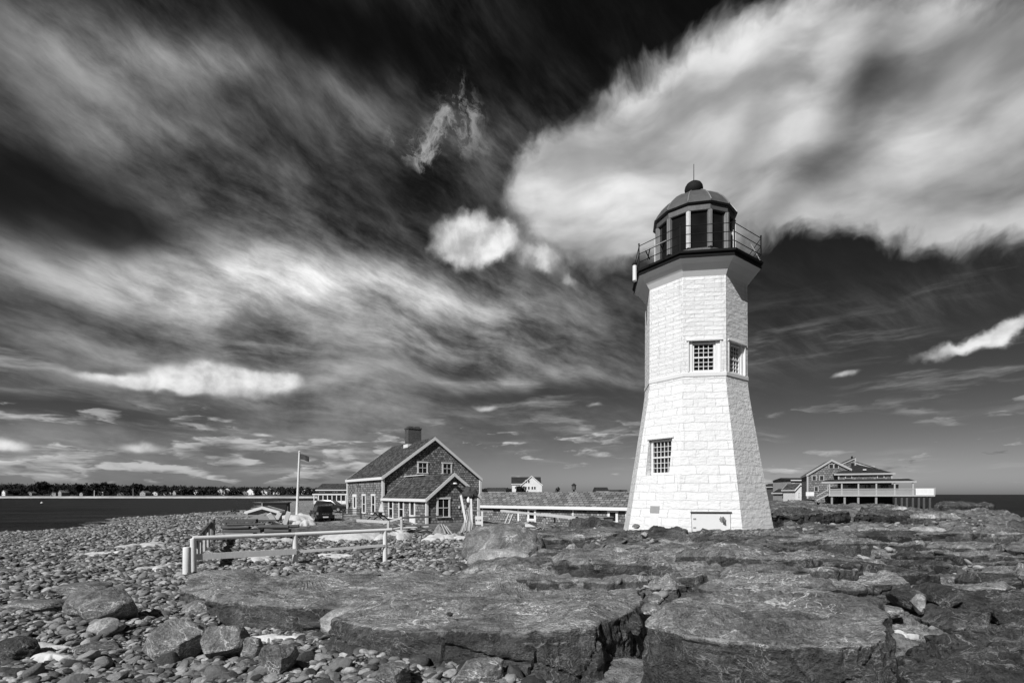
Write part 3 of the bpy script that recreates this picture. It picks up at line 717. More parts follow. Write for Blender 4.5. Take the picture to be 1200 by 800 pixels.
boulder('rounded pale boulder half buried by the left end of the dark middle slab', 402, 741, 0, 62, 26, .6, 308, ROCKL, 6, (.7, .95))
boulder('triangular veined boulder at the bottom edge below the dark middle slab', 562, 806, 0, 84, 38, .7, 309, ROCKM, 12, (.45, .8), .5, dens=2)
boulder('low dark boulder at the bottom edge among cobbles left of the triangular one', 455, 808, 0, 60, 26, .6, 310, ROCK, 10, (.5, .85))
boulder('dark leaning boulder with a split face below the snow strip', 322, 794, 0, 52, 42, .6, 311, ROCK, 11, (.45, .8), .4)
boulder('rounded speckled boulder at the left end of the snow strip', 291, 771, 0, 28, 24, .3, 312, ROCKM, 5, (.75, .95))
boulder('smooth pale egg-shaped boulder in front of the dark angular boulder', 118, 742, 0, 36, 16, .4, 313, ROCKL, 4, (.8, .98), .3)
boulder('long flat grey boulder lying above the touching pair of boulders', 228, 722, 0, 46, 20, .6, 314, ROCKM, 9, (.5, .85))
boulder('flat brown-toned slab stone beside the big square-faced boulder', 100, 768, 0, 52, 16, .5, 315, ROCK, 9, (.5, .85), .4)
boulder('long low boulder near the upper left of the beach', 30, 716, 0, 64, 12, .6, 316, ROCK, 8, (.55, .9))
boulder('wide low boulder behind the dark angular boulder on the beach', 76, 701, 0, 60, 14, .9, 317, ROCK, 8, (.55, .9))
boulder('dark rounded boulder at the left frame edge above the bottom corner', 8, 775, 0, 46, 26, .5, 318, ROCKD, 7, (.6, .9))
boulder('dark angular rock between the flat-topped block and the right-hand ledges', 1075, 716, 7.6, 44, 26, .6, 319, ROCKD, 11, (.45, .8))
boulder('dark rounded rock beside the pale dome stone at right', 1112, 712, 7.9, 42, 26, .7, 320, ROCKD, 8, (.6, .9), .4)
boulder('pale dome-shaped stone resting on the dark ledges at right', 1162, 702, 9.3, 30, 13, .4, 321, ROCKL, 4, (.8, .98))
boulder('pale upright stone wedged beside the dark angular rock at right', 1082, 715, 7.3, 17, 18, .25, 322, ROCKL, 9, (.5, .8))
boulder('pale rounded stone at the back right corner of the flat-topped block', 1050, 722, 7.2, 26, 12, .3, 323, ROCKM, 6, (.7, .9))
boulder('wide pale dome rock rising from the wide pale slab', 1096, 625, 21.5, 34, 8, 1.2, 324, ROCKL, 3, (.8, .98))
boulder('white pointed boulder on the rocks below the porch house', 1058, 600, 52, 16, 9, 1.4, 325, ROCKL, 9, (.5, .8))
boulder('small flat stone lying on top of the dark middle slab', 570, 717, 7.7, 11, 5, .12, 326, ROCKL, 6, (.6, .9), sink=.1)
boulder('tiny dark stone lying on top of the dark middle slab', 527, 722, 7.3, 8, 5, .09, 327, ROCKD, 8, (.6, .9), sink=.1)
boulder('pale oval stone wedged in the gap between the two big slabs', 766, 720, 6.6, 24, 13, .28, 328, ROCKM, 4, (.8, .98), .6)
boulder('smaller grey stone above the pale oval stone in the gap', 770, 707, 7.3, 18, 9, .22, 329, ROCKM, 5, (.8, .98), .4)
boulder('dark stone jammed in the gap at the end of the middle slab', 748, 738, 6.2, 20, 22, .25, 330, ROCKD, 9, (.5, .8))
boulder('small dark rock on the hump beside the lighthouse wall', 746, 618, 18.3, 9, 4.5, .25, 331, ROCK, 5, (.7, .9))
boulder('small white rock lying on the hump by the lighthouse', 756, 628, 17.2, 10, 5, .25, 332, ROCKL, 7, (.6, .9))

# ------------------------------------------------------------------ snow
m, t, b, tc = material('snow'); SNOW = m
t.put(b.inputs['Base Color'], t.grey(t.m('ADD', .26, t.m('MULTIPLY', t.noise(tc.outputs['Object'], 2.5, 7, .75), .55)))); b.inputs['Roughness'].default_value = .7
t.put(b.inputs['Normal'], t.bump(t.noise(tc.outputs['Object'], 7, 4, .6), .03))
bpy.context.view_layer.update(); DG = bpy.context.evaluated_depsgraph_get()
def drop(x, y):
    hit, p, *_ = S.ray_cast(DG, Vector((x, y, 12)), Vector((0, 0, -1)))
    return p.z if hit else 0.
def snow(px, py, wpx, dpy, seed, label, h=.10, z=None, nu=56, nv=14, slope=0):
    c = on_z(px, py, z) if z else ground_at(px, py)
    k = c.y/F; w = wpx*k; dep = dpy*k*c.y/max(.6, EYE-c.z)
    th = np.linspace(0, 2*np.pi, nu, endpoint=False); V = []
    for j in range(nv):
        s = 1-j/(nv-1)
        kk_ = 1+.55*fbm(np.cos(th)*1.3, np.sin(th)*1.3, np.full(nu, .3*s), seed, 5, .6)
        x = c.x+np.cos(th)*s*kk_*w; y = c.y+np.sin(th)*s*kk_*dep+np.cos(th)*s*w*slope
        g = np.array([drop(a_, b2) for a_, b2 in zip(x, y)])
        if z: g = np.clip(g, z-.09, z+.05)
        hh = h*(1-s**3)*(1+.5*fbm(x*1.2, y*1.2, x*0, seed+4, 4))
        V.append(np.stack([x, y, g+hh-.05*(s > .99)], 1))
    V = np.vstack(V); org = np.array(c); V = V-org
    ii_ = np.arange(nu*nv).reshape(nv, nu)
    Q = np.stack([ii_[:-1].ravel(), np.roll(ii_[:-1], -1, 1).ravel(), np.roll(ii_[1:], -1, 1).ravel(), ii_[1:].ravel()], 1)
    return tag(link('snow_patch', np_mesh('snow_patch', V, Q), SNOW, None, org), label, 'snow patch')
snow(166, 641, 25, 3.6, 1, 'long bright snow patch on the open beach left of the white fence', .2)
snow(122, 649, 20, 1.8, 2, 'thin snow streak trailing left from the bright beach snow patch', .16)
snow(186, 667, 18, 3.5, 3, 'broken snow patch just left of the short white post', .14)
snow(305, 656, 26, 2.6, 4, 'snow patch under the lower rail of the white fence, left of the middle post', .14)
snow(322, 634, 22, 1.8, 5, 'snow strip behind the top rail of the white fence near the timber piles', .12)
snow(390, 652, 20, 1.5, 6, 'faint snow streak under the right half of the white fence', .12)
snow(425, 627.5, 36, 3.0, 7, 'wide bright snow bank below the yard bench and picnic table', .3)
snow(466, 630, 22, 2.6, 8, 'bright snow bank in front of the driftwood heap', .3)
snow(520, 631, 20, 2.0, 9, 'snow strip in front of the net heap', .22)
snow(548, 632, 18, 1.3, 10, 'thin snow strip below the sheaf of poles', .16)
snow(356, 614.5, 11, 1.6, 11, 'white snow heap beside the parked black car', .4)
snow(350, 606.5, 22, 1.0, 12, 'snow strip at the foot of the flagpole', .3)
snow(318, 744, 36, 3.2, 13, 'bright snow strip lying below the long striped ledge', .13, 1.98)
snow(52, 756, 26, 3.2, 14, 'upper snow patch among cobbles near the bottom left corner', .12, 2.0)
snow(62, 766, 22, 2.6, 15, 'lower snow patch among cobbles near the bottom left corner', .12, 2.03)
snow(690, 670, 28, 1.2, 16, 'snow strip between the mound boulder and the broad dark slab', .05, 2.80, slope=.25)
snow(1060, 736, 12, .7, 19, 'snow wedge at the right side of the flat-topped block', .02, 2.70)
snow(548, 683, 9, 1.4, 20, 'tiny snow patch at the right end of the long striped ledge', .05, 2.42)
snow(513, 801, 14, 3.0, 21, 'snow scrap between cobbles at the bottom edge', .06, 2.36)

# cobbles: the nearest are things of their own, the rest one mass
protos = []
for k in range(9):
    rr = random.Random(500+k)
    V, Q = rock_geo((1, rr.uniform(.55, .8), rr.uniform(.35, .6)), 500+k, 22, 12, 5 if k % 3 else 9, (.62, .95) if k % 3 else (.5, .8), .07, 1.2)
    me = rock_mesh('cobble', V, Q, 60); me.materials.append(COBBLE); protos.append((me, V, Q))
rs = np.random.RandomState(5)
def cobble_ok(x, y):
    return rock_mask(x, y) < .35
cand = []
while len(cand) < 300:
    Y = 5.4+6.5*rs.rand()**1.5; px = rs.uniform(-30, 760); x = (px-600)/F*Y
    if not cobble_ok(np.array([x]), np.array([Y]))[0]: continue
    cand.append((x, Y, min(.26, .06+.04*rs.rand()+.13*rs.rand()**3.5)))
labs = 'rounded grey beach cobble lying among many others in the left foreground'
hz_ = terrain(np.array([c[0] for c in cand]), np.array([c[1] for c in cand]))
for (x, Y, s), z in zip(cand, hz_):
    o = bpy.data.objects.new('cobble', protos[rs.randint(9)][0]); COL.objects.link(o)
    o.location = (x, Y, z+s*.22); o.scale = (s, s, s); o.rotation_euler = (rs.normal(0, .25), rs.normal(0, .3), rs.normal(.5, .7))
    tag(o, labs, 'cobble', 'cobbles in the near foreground of the beach')
def scatter(n, name, ylo, yhi, pw_, smin, smax, test, tone=(0, 1), geo=(14, 7), xpx=(-160, 1000), gro=.012):
    ps = [rock_geo((1, q, q2), 700+i, geo[0], geo[1], 5, (.6, .95), .08, 1.2) for i, (q, q2) in enumerate([(.75, .5), (.6, .4), (.85, .55), (.65, .6), (.7, .35), (.9, .45)])]
    Y = ylo*(yhi/ylo)**(rs.rand(n)**pw_); px = rs.uniform(xpx[0], xpx[1], n); x = (px-600)/F*Y
    k = test(x, Y); x, Y = x[k], Y[k]; n = len(x)
    z = terrain(x, Y); k = z > .03; x, Y, z = x[k], Y[k], z[k]; n = len(x)
    s = (smin+(smax-smin)*rs.rand(n)**3.2)*(1+gro*Y)
    rz = rs.normal(.4, .6, n); ax = rs.normal(0, .28, n); ay = rs.normal(0, .28, n); tn_ = tone[0]+(tone[1]-tone[0])*rs.rand(n)
    pid = rs.randint(len(ps), size=n)
    VV, QQ, TT = [], [], []; off = 0
    for p, (V, Q) in enumerate(ps):
        m_ = np.where(pid == p)[0]
        if not len(m_): continue
        c_, s_ = np.cos(rz[m_]), np.sin(rz[m_])
        v = V[None]*s[m_][:, None, None]
        X = v[..., 0]; Yv = v[..., 1]; Z = v[..., 2]+X*ay[m_][:, None]+Yv*ax[m_][:, None]
        X, Yv = X*c_[:, None]-Yv*s_[:, None], X*s_[:, None]+Yv*c_[:, None]
        P = np.stack([X+x[m_][:, None], Yv+Y[m_][:, None], Z+(z[m_]+s[m_]*.18)[:, None]], -1).reshape(-1, 3)
        q = (Q[None]+(np.arange(len(m_))*len(V))[:, None, None]).reshape(-1, 4)+off
        VV.append(P); QQ.append(q); TT.append(np.repeat(tn_[m_], len(V))); off += len(P)
    VV = np.vstack(VV); QQ = np.vstack(QQ); TT = np.concatenate(TT)
    tri = QQ[:, 2] == QQ[:, 3]
    T3 = np.vstack([QQ[:, [0, 1, 2]], QQ[~tri][:, [0, 2, 3]]])
    me = np_mesh(name, VV, T3, True, {'tone': TT})
    return me
me = scatter(30000, 'beach_cobbles', 5.0, 14, .8, .022, .105, lambda x, y: cobble_ok(x, y), (.0, 1.))
tag(link('beach_cobbles', me, SHINGLE), 'mass of rounded grey cobbles covering the beach down to the water', 'cobbles', kind='stuff')
me = scatter(62000, 'shore_shingle', 13.5, 120, .85, .055, .15, lambda x, y: cobble_ok(x, y) & ((y < 34) | (x < -y*.44)), (.0, 1.), (8, 4), (-130, 660))
tag(link('shore_shingle', me, SHINGLE), 'fine mass of small grey stones on the farther beach down to the water', 'shingle', kind='stuff')
me = scatter(9000, 'loose_rubble', 8, 60, .8, .05, .15, lambda x, y: (rock_mask(x, y) > .5) & (np.hypot(x-TX, y-TY) > 3.6) & (fbm(x*.5, y*.5, x*0, 444, 3) > .12), (.1, 1.), (12, 6), (600, 1260))
tag(link('loose_rubble', me, SHINGLE), 'loose broken stones lying in the cracks of the ledges', 'rubble', kind='stuff')
# ------------------------------------------------------------------ shared materials
WHITE_STONE = courses('whitewashed_granite', .76, .84, .345, .014, var=.06, bumpd=.024, moru=.84, noise_amt=.07, squash=.8, patchy=1)
WHITE_BRICK = courses('whitewashed_brick', .76, .75, .17, .012, var=.05, bumpd=.022, moru=.87, noise_amt=.07, patchy=1)
WHITE = simple('white_paint', .72, .55, .05, 3, .002)
WHITEW = simple('weathered_white_paint', .70, .7, .14, 4, .004, stretch=(1, 1, .3))
IRON = simple('black_iron', .016, .75, .3, 6, .002, spec=.12)
COPPER = simple('weathered_copper', .26, .5, .35, 4, .004, metal=.3, stretch=(1, 1, .35))
COPPERD = simple('dark_weathered_copper', .12, .5, .4, 4, .004, metal=.3, stretch=(1, 1, .4))
GLASS = glassy('dark_glass', .012, .06)
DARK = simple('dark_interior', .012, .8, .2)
GREYP = simple('grey_paint', .32, .6, .15, 6, .003)

# ------------------------------------------------------------------ lighthouse
LH = thing('lighthouse', 'tall white octagonal stone lighthouse with dark lantern room standing on the ledges', 'lighthouse', (TX, TY, 0))
TILT = R(8)                                     # front face turned 8 degrees to the left
def odir(k):                                    # outward normal of face k (0 = front, 1 = next to the right)
    a = -TILT+k*math.pi/4
    return Vector((math.sin(a), -math.cos(a), 0))
def ocorner(k, r):
    a = -TILT+(k+.5)*math.pi/4
    return Vector((r*math.sin(a), -r*math.cos(a), 0))
prof_lo = [(3.26, 2.5), (3.13, 3.1), (2.93, 4.3), (2.76, 5.34), (2.62, 6.15), (2.50, 6.94), (2.36, 7.75), (2.25, 8.45), (2.185, 8.95), (2.165, 9.22)]
prof_hi = [(2.165, 9.40), (2.16, 11.2), (2.15, 13.3)]
def octa(mb, prof, caps=True):
    vs = []
    for r, z in prof: vs += [ocorner(k, r)+Vector((0, 0, z)) for k in range(8)]
    fs = [(j*8+k, j*8+(k+1) % 8, (j+1)*8+(k+1) % 8, (j+1)*8+k) for j in range(len(prof)-1) for k in range(8)]
    if caps: fs += [tuple(range(8))[::-1], tuple(range((len(prof)-1)*8, len(prof)*8))]
    return mb.add(vs, fs)
def apo(z):
    pr = prof_lo+prof_hi
    return np.interp(z, [p[1] for p in pr], [p[0] for p in pr])*math.cos(math.pi/8)
def cut(o, cutters):
    for c in cutters:
        md = o.modifiers.new('b', 'BOOLEAN'); md.operation = 'DIFFERENCE'; md.object = c; md.solver = 'EXACT'
    dg = bpy.context.evaluated_depsgraph_get(); dg.update()
    me = bpy.data.meshes.new_from_object(o.evaluated_get(dg)); o.modifiers.clear()
    bm = bmesh.new(); bm.from_mesh(me); box_uv(bm); bm.to_mesh(me); bm.free()
    o.data = me
    for c in cutters:
        bpy.data.objects.remove(c)
def facebox(k, cx, w, z0, z1, d0, d1):
    n = odir(k); u = Vector((-n.y, n.x, 0))      # u points to the viewer's right on the front face
    mb = MB(); mb.obox((0, 0, 0), u, (0, 0, 1), n, cx-w/2, cx+w/2, z0, z1, d0, d1); return mb
lo = octa(MB(), prof_lo).build('lower_wall', WHITE_STONE, LH)
hi = octa(MB(), prof_hi).build('upper_wall', WHITE_BRICK, LH)
octa(MB(), [(2.18, 9.216), (2.195, 9.25), (2.195, 9.38), (2.175, 9.404)]).build('belt_course', WHITE, LH)
# openings
WL = dict(k=-1, cx=-.02, w=1.16, z0=5.30, z1=6.78)
WF = dict(k=0, cx=.0, w=1.30, z0=9.42, z1=10.66)
WR = dict(k=1, cx=.0, w=1.30, z0=9.42, z1=10.66)
HA = dict(k=0, cx=.06, w=1.46, z0=3.02, z1=3.80)
dL = apo(WL['z1'])
cut(lo, [facebox(WL['k'], WL['cx'], WL['w'], WL['z0'], WL['z1'], dL-.22, dL+1.2).build('c', None, LH),
         facebox(0, HA['cx'], HA['w'], 2.4, HA['z1'], apo(3.8)-.05, apo(3.8)+1).build('c', None, LH)])
dU = apo(10)
cut(hi, [facebox(0, 0, 1.30, WF['z0'], WF['z1'], dU-.28, dU+.5).build('c', None, LH), facebox(1, 0, 1.30, WR['z0'], WR['z1'], dU-.28, dU+.5).build('c', None, LH)])
def sash(parent, k, cx, z0, z1, w, d, cols, rows, fw=.09, mun=.022):
    n = odir(k); u = Vector((-n.y, n.x, 0)); up = Vector((0, 0, 1))
    mb = MB(); O = (0, 0, 0)
    def b(a0, a1, b0, b1, c0, c1): mb.obox(O, u, up, n, a0, a1, b0, b1, c0, c1)
    x0, x1 = cx-w/2, cx+w/2
    b(x0, x0+fw, z0, z1, d-.05, d+.05); b(x1-fw, x1, z0, z1, d-.05, d+.05); b(x0+fw, x1-fw, z1-fw, z1, d-.05, d+.05); b(x0+fw, x1-fw, z0, z0+fw*1.1, d-.05, d+.06)
    zm = (z0+z1)/2
    b(x0+fw, x1-fw, zm-.03, zm+.03, d-.045, d+.035)
    for i in range(1, cols):
        x = x0+fw+(w-2*fw)*i/cols; b(x-mun/2, x+mun/2, z0+fw, zm-.03, d-.02, d+.02); b(x-mun/2, x+mun/2, zm+.03, z1-fw, d-.02, d+.02)
    for s0, s1 in ((z0+fw, zm-.03), (zm+.03, z1-fw)):
        for j in range(1, rows):
            z = s0+(s1-s0)*j/rows; b(x0+fw, x1-fw, z-mun/2, z+mun/2, d-.018, d+.018)
    wn = mb.build('window', WHITE, parent)
    p = MB(); p.obox(O, u, up, n, x0+fw*.5, x1-fw*.5, z0+fw*.5, z1-fw*.5, d-.06, d-.04)
    p.build('pane', GLASS, wn)
    return wn
sash(LH, -1, WL['cx']+.02, WL['z0'], WL['z1']-.02, 1.08, dL-.14, 5, 3)
for k in (0, 1):
    sash(LH, k, .0, WF['z0']+.0, WF['z1']-.04, .90, dU-.17, 4, 3, .075)
    n = odir(k); u = Vector((-n.y, n.x, 0))
    mb = MB()
    for s in (-1, 1):
        a = sorted((s*.452, s*.648)); mb.obox((0, 0, 0), u, (0, 0, 1), n, a[0], a[1], WF['z0']+.002, WF['z1']-.003, dU-.26, dU-.07)
        a = sorted((s*.60, s*.648)); mb.obox((0, 0, 0), u, (0, 0, 1), n, a[0], a[1], WF['z0']+.002, WF['z1']-.003, dU-.07, dU+.02)
    mb.obox((0, 0, 0), u, (0, 0, 1), n, -.70, .70, WF['z1']+.001, WF['z1']+.05, dU-.02, dU+.05)
    mb.build('window_surround', WHITE, LH)
# lintel above the lower window
mb = MB(); n = odir(-1); u = Vector((-n.y, n.x, 0)); mb.obox((0, 0, 0), u, (0, 0, 1), n, -.66, .64, 6.785, 6.84, dL-.05, dL+.05); mb.build('lintel', WHITEW, LH)
# hatch with peeled patch
n = odir(0); u = Vector((-n.y, n.x, 0)); dh = apo(3.8)-.05
hb = facebox(0, HA['cx']-.0, 1.42, 2.7, 3.77, dh+.002, dh+.05).build('hatch', WHITE, LH)
mb = MB(); mb.obox((0, 0, 0), u, (0, 0, 1), n, HA['cx']-.76, HA['cx']+.76, 3.802, 3.84, dh+.0, dh+.11); mb.build('hatch_lintel', COPPERD, LH)
rp = random.Random(4)
def patch(c, w, h, m_, seed):
    r_ = random.Random(seed); mb = MB(); pts = []
    for i in range(22):
        a = 2*math.pi*i/22; q = r_.uniform(.7, 1.15)
        pts.append(Vector((0, 0, 0))+u*(c[0]+math.cos(a)*w*q+.35*math.sin(a)*-w)+Vector((0, 0, c[1]+math.sin(a)*h*q))+n*(dh+.052))
    mb.prism(pts, n*.004); return mb.build('peeled_paint_patch', m_, hb)
patch((HA['cx']+.44, 3.52), .12, .15, COPPER, 3); patch((HA['cx']+.50, 3.45), .075, .19, COPPERD, 8)
for zx in (-.60,):
    for zz_ in (3.22, 3.56):
        q = MB(); q.obox((0, 0, 0), u, (0, 0, 1), n, HA['cx']+zx-.05, HA['cx']+zx+.05, zz_-.025, zz_+.025, dh+.051, dh+.07); q.build('hinge', GREYP, hb)
# vent plate on the left face
nL = odir(-1); uL = Vector((-nL.y, nL.x, 0)); ex = apo(3.95)
tl = math.atan2(apo(3.6)-apo(4.2), .6)
mb = MB()
upv = (Vector((0, 0, 1))*math.cos(tl)-nL*math.sin(tl)); nv = (nL*math.cos(tl)+Vector((0, 0, 1))*math.sin(tl))
O_ = nL*apo(3.75)+Vector((0, 0, 3.75)); mb.obox(O_, uL, upv, nv, -.17, .27, .0, .28, -.02, .035); mb.build('vent_plate', GREYP, LH)
mb = MB(); mb.obox(O_, uL, upv, nv, -.16, .26, -.62, -.004, -.02, .016); mb.build('vent_panel', WHITEW, LH)
# cove, gallery fascia and deck
octa(MB(), [(2.15, 13.24), (2.28, 13.45), (2.47, 13.66), (2.66, 13.80)]).build('cove', WHITE, LH)
octa(MB(), [(2.68, 13.803), (2.70, 13.86), (2.66, 13.87), (2.67, 13.96), (2.74, 13.98), (2.76, 14.06), (2.70, 14.08)]).build('gallery', IRON, LH)
# lantern room (twelve sides)
ND = 12; A12 = R(-15+3)
def dcorner(i, r, z=0):
    a = A12+(i+.5)*2*math.pi/ND
    return Vector((r*math.sin(a), -r*math.cos(a), z))
def dod(mb, prof):
    vs = []
    for r, z in prof: vs += [dcorner(k, r, z) for k in range(ND)]
    fs = [(j*ND+k, j*ND+(k+1) % ND, (j+1)*ND+(k+1) % ND, (j+1)*ND+k) for j in range(len(prof)-1) for k in range(ND)]
    return mb.add(vs, fs+[tuple(range(ND))[::-1], tuple(range((len(prof)-1)*ND, len(prof)*ND))])
dod(MB(), [(1.66, 14.083), (1.66, 14.55), (1.60, 14.6)]).build('lantern_base', COPPERD, LH)
for i in range(ND):
    a = A12+(i+.5)*2*math.pi/ND; rad = Vector((math.sin(a), -math.cos(a), 0)); tan = Vector((-rad.y, rad.x, 0))
    mb = MB(); c = rad*1.60
    mb.obox(c, tan, (0, 0, 1), rad, -.085, .085, 14.601, 16.099, -.06, .06); mb.obox(c, tan, (0, 0, 1), rad, -.04, .04, 14.601, 16.099, .061, .10)
    mb.build('mullion', COPPER, LH)
for i in range(ND):
    p0, p1 = dcorner(i, 1.56, 14.62), dcorner(i+1, 1.56, 14.62); dv = (p1-p0)
    nn_ = Vector((dv.y, -dv.x, 0)).normalized()
    mb = MB(); a, b_ = p0+dv*.1, p1-dv*.1
    mb.prism([a, b_, b_+Vector((0, 0, 1.46)), a+Vector((0, 0, 1.46))], -nn_*.012); mb.build('lantern_pane', GLASS, LH)
dod(MB(), [(1.64, 16.102), (1.66, 16.13), (1.66, 16.36), (1.63, 16.38)]).build('lantern_frieze', COPPERD, LH)
dod(MB(), [(1.70, 16.383), (1.77, 16.42), (1.74, 16.47), (1.62, 16.66), (1.44, 16.90), (1.16, 17.17), (.82, 17.40), (.45, 17.55), (.14, 17.62)]).build('dome', COPPERD, LH)
rb = MB()
for i in range(ND):
    for (r0, z0), (r1, z1) in zip([(1.745, 16.47), (1.625, 16.66), (1.445, 16.90), (1.165, 17.17), (.825, 17.40)], [(1.625, 16.66), (1.445, 16.90), (1.165, 17.17), (.825, 17.40), (.45, 17.55)]):
        rb.tube(dcorner(i, r0, z0), dcorner(i, r1, z1), .025, n=5)
rb.build('dome_ribs', COPPER, LH)
bl = [(.12, 17.55), (.2, 17.57), (.30, 17.64), (.37, 17.76), (.39, 17.89), (.37, 18.0), (.31, 18.1), (.2, 18.18), (.06, 18.22)]
MB().lathe(bl, 24).build('ventilator_ball', IRON, LH, smooth=True)
MB().tube((0, 0, 18.2), (0, 0, 19.0), .018, .012).build('lightning_rod', IRON, LH)
MB().lathe([(.3, 14.6), (.3, 15.1), (.42, 15.2), (.45, 15.5), (.42, 15.8), (.2, 15.9)], 14).build('lamp', GREYP, LH, smooth=True)
# railing
for k in range(8):
    c = ocorner(k, 2.66)
    mb = MB(); mb.tube(c+Vector((0, 0, 14.05)), c+Vector((0, 0, 15.12)), .026, n=6); mb.lathe([(.02, 15.12), (.045, 15.15), (.02, 15.19)], 6, c); mb.build('railing_post', IRON, LH)
mb = MB()
for k in range(8):
    for z in (14.38, 14.73, 15.07): mb.tube(ocorner(k, 2.66)+Vector((0, 0, z)), ocorner(k+1, 2.66)+Vector((0, 0, z)), .015, n=6)
mb.build('railing_bars', IRON, LH)
mb = MB(); q = ocorner(1, 2.66)
for a_, b_ in (((0, 0, 14.1), (-.25, .35, 15.0)), ((.1, .12, 14.1), (.05, .1, 15.2))): mb.tube(q+Vector(a_), q+Vector(b_), .014, n=5)
mb.build('aerial', GREYP, LH)
# solar panel and tube lamp on the gallery
SP = thing('solar_panel', 'small tilted solar panel on brackets at the left of the lighthouse gallery railing', 'solar panel', (TX, TY, 0))
nl = odir(-1); ul = Vector((-nl.y, nl.x, 0)); c = nl*2.72+Vector((0, 0, 14.62))+ul*.02
f1 = (nl*.6+Vector((0, 0, -.35))).normalized(); n1_ = ul.cross(f1); n1_ = n1_ if n1_.z > 0 else -n1_
mb = MB(); mb.obox(c, ul, f1, n1_, -.42, .42, -.20, .26, -.015, .015); mb.build('frame', WHITE, SP)
mb = MB(); mb.obox(c, ul, f1, n1_, -.38, .38, -.17, .23, .017, .022); mb.build('cell_plate', IRON, SP)
mb = MB()
for s in (-.36, .36): mb.bar(c+ul*s-f1*.15, c+ul*s+nl*.02-Vector((0, 0, .45)), .03); mb.bar(c+ul*s+f1*.2, c+ul*s-Vector((0, 0, .40))-nl*.12, .03)
mb.build('bracket', IRON, SP)
q = ocorner(-3, 2.84)
TL = thing('tube_fixture', 'white upright tube fixture fixed outside the left end of the lighthouse gallery', 'fixture', (TX, TY, 0))
q = ocorner(-2, 2.86)
MB().lathe([(.06, 13.55), (.09, 13.58), (.09, 14.22), (.06, 14.25)], 12, q).build('tube', WHITE, TL, smooth=True)
MB().lathe([(.10, 14.22), (.10, 14.31), (.06, 14.34)], 12, q).build('cap', IRON, TL)
MB().bar(q+Vector((0, 0, 13.95)), ocorner(-2, 2.7)+Vector((0, 0, 13.95)), .05).build('arm', IRON, TL)
# ------------------------------------------------------------------ houses
SHINGLE_WALL = courses('weathered_wall_shingles', .19, .30, .23, .022, var=.55, bumpd=.05, moru=.25, noise_amt=.35, streak=1, tilt=.8)
SHINGLE_PALE = courses('pale_wall_shingles', .18, .4, .35, .03, var=.35, bumpd=.03, moru=.45, noise_amt=.25, streak=1, tilt=.6)
ROOF = courses('dark_roof_shingles', .075, .36, .27, .025, var=.65, bumpd=.06, moru=.3, noise_amt=.6, streak=1, tilt=.8)
ROOFG = courses('grey_wood_roof', .19, .55, .36, .03, var=.42, bumpd=.06, moru=.25, noise_amt=.45, streak=1, tilt=1.)
ROOFD = courses('black_roof_shingles', .030, .3, .18, .01, var=.3, bumpd=.02, moru=.6, noise_amt=.3)
BRICK = courses('dark_chimney_brick', .075, .22, .075, .010, var=.3, bumpd=.01, moru=1.5, noise_amt=.25)
CLAP = courses('white_clapboard', .72, 3.0, .14, .006, var=.03, bumpd=.02, moru=.7, noise_amt=.06, tilt=.8)
CLAPG = courses('grey_clapboard', .30, 3.0, .14, .006, var=.05, bumpd=.02, moru=.6, noise_amt=.12, tilt=.8)
CLAPD = courses('dark_clapboard', .11, 3.0, .14, .006, var=.1, bumpd=.02, moru=.6, noise_amt=.2, tilt=.8)
WOOD = simple('weathered_wood', .26, .85, .35, 3, .01, stretch=(3, 3, .5))
WOODD = simple('dark_weathered_wood', .07, .85, .45, 3, .01, stretch=(1, 3, 3))
WOODL = simple('pale_weathered_wood', .46, .85, .3, 3, .01, stretch=(1, 3, 3))
UP = Vector((0, 0, 1))
def win(parent, O, u, n, cx, z0, z1, w, cols=2, rows=2, fw=.12, frame=None, pane=None, door=False):
    """casing + sash proud of the wall, dark pane behind as a sub-part; O on the wall plane"""
    O, u, n = Vector(O), Vector(u), Vector(n); mb = MB(); x0, x1 = cx-w/2, cx+w/2
    b = lambda *a: mb.obox(O, u, UP, n, *a)
    b(x0, x0+fw, z0, z1, .002, .07); b(x1-fw, x1, z0, z1, .002, .07); b(x0-.04, x1+.04, z1, z1+fw*.9, .002, .09); b(x0-.05, x1+.05, z0-fw*.6, z0, .002, .11)
    i0, i1, zb = x0+fw, x1-fw, z0
    if door: zb = z0+(z1-z0)*.42; b(i0, i1, z0, zb, .004, .045)
    zm = (zb+z1)/2; s = .022
    if not door and rows > 1: b(i0, i1, zm-.03, zm+.03, .01, .06)
    for i in range(1, cols):
        x = i0+(i1-i0)*i/cols; b(x-s, x+s, zb, z1, .012, .045)
    if rows > 2:
        for i in range(1, rows):
            z = zb+(z1-zb)*i/rows; b(i0, i1, z-s, z+s, .012, .044)
    wn = mb.build('door' if door else 'window', frame or WHITE, parent)
    p = MB(); p.obox(O, u, UP, n, i0-.01, i1+.01, zb, z1+.004, .004, .02); p.build('pane', pane or GLASS, wn)
    return wn
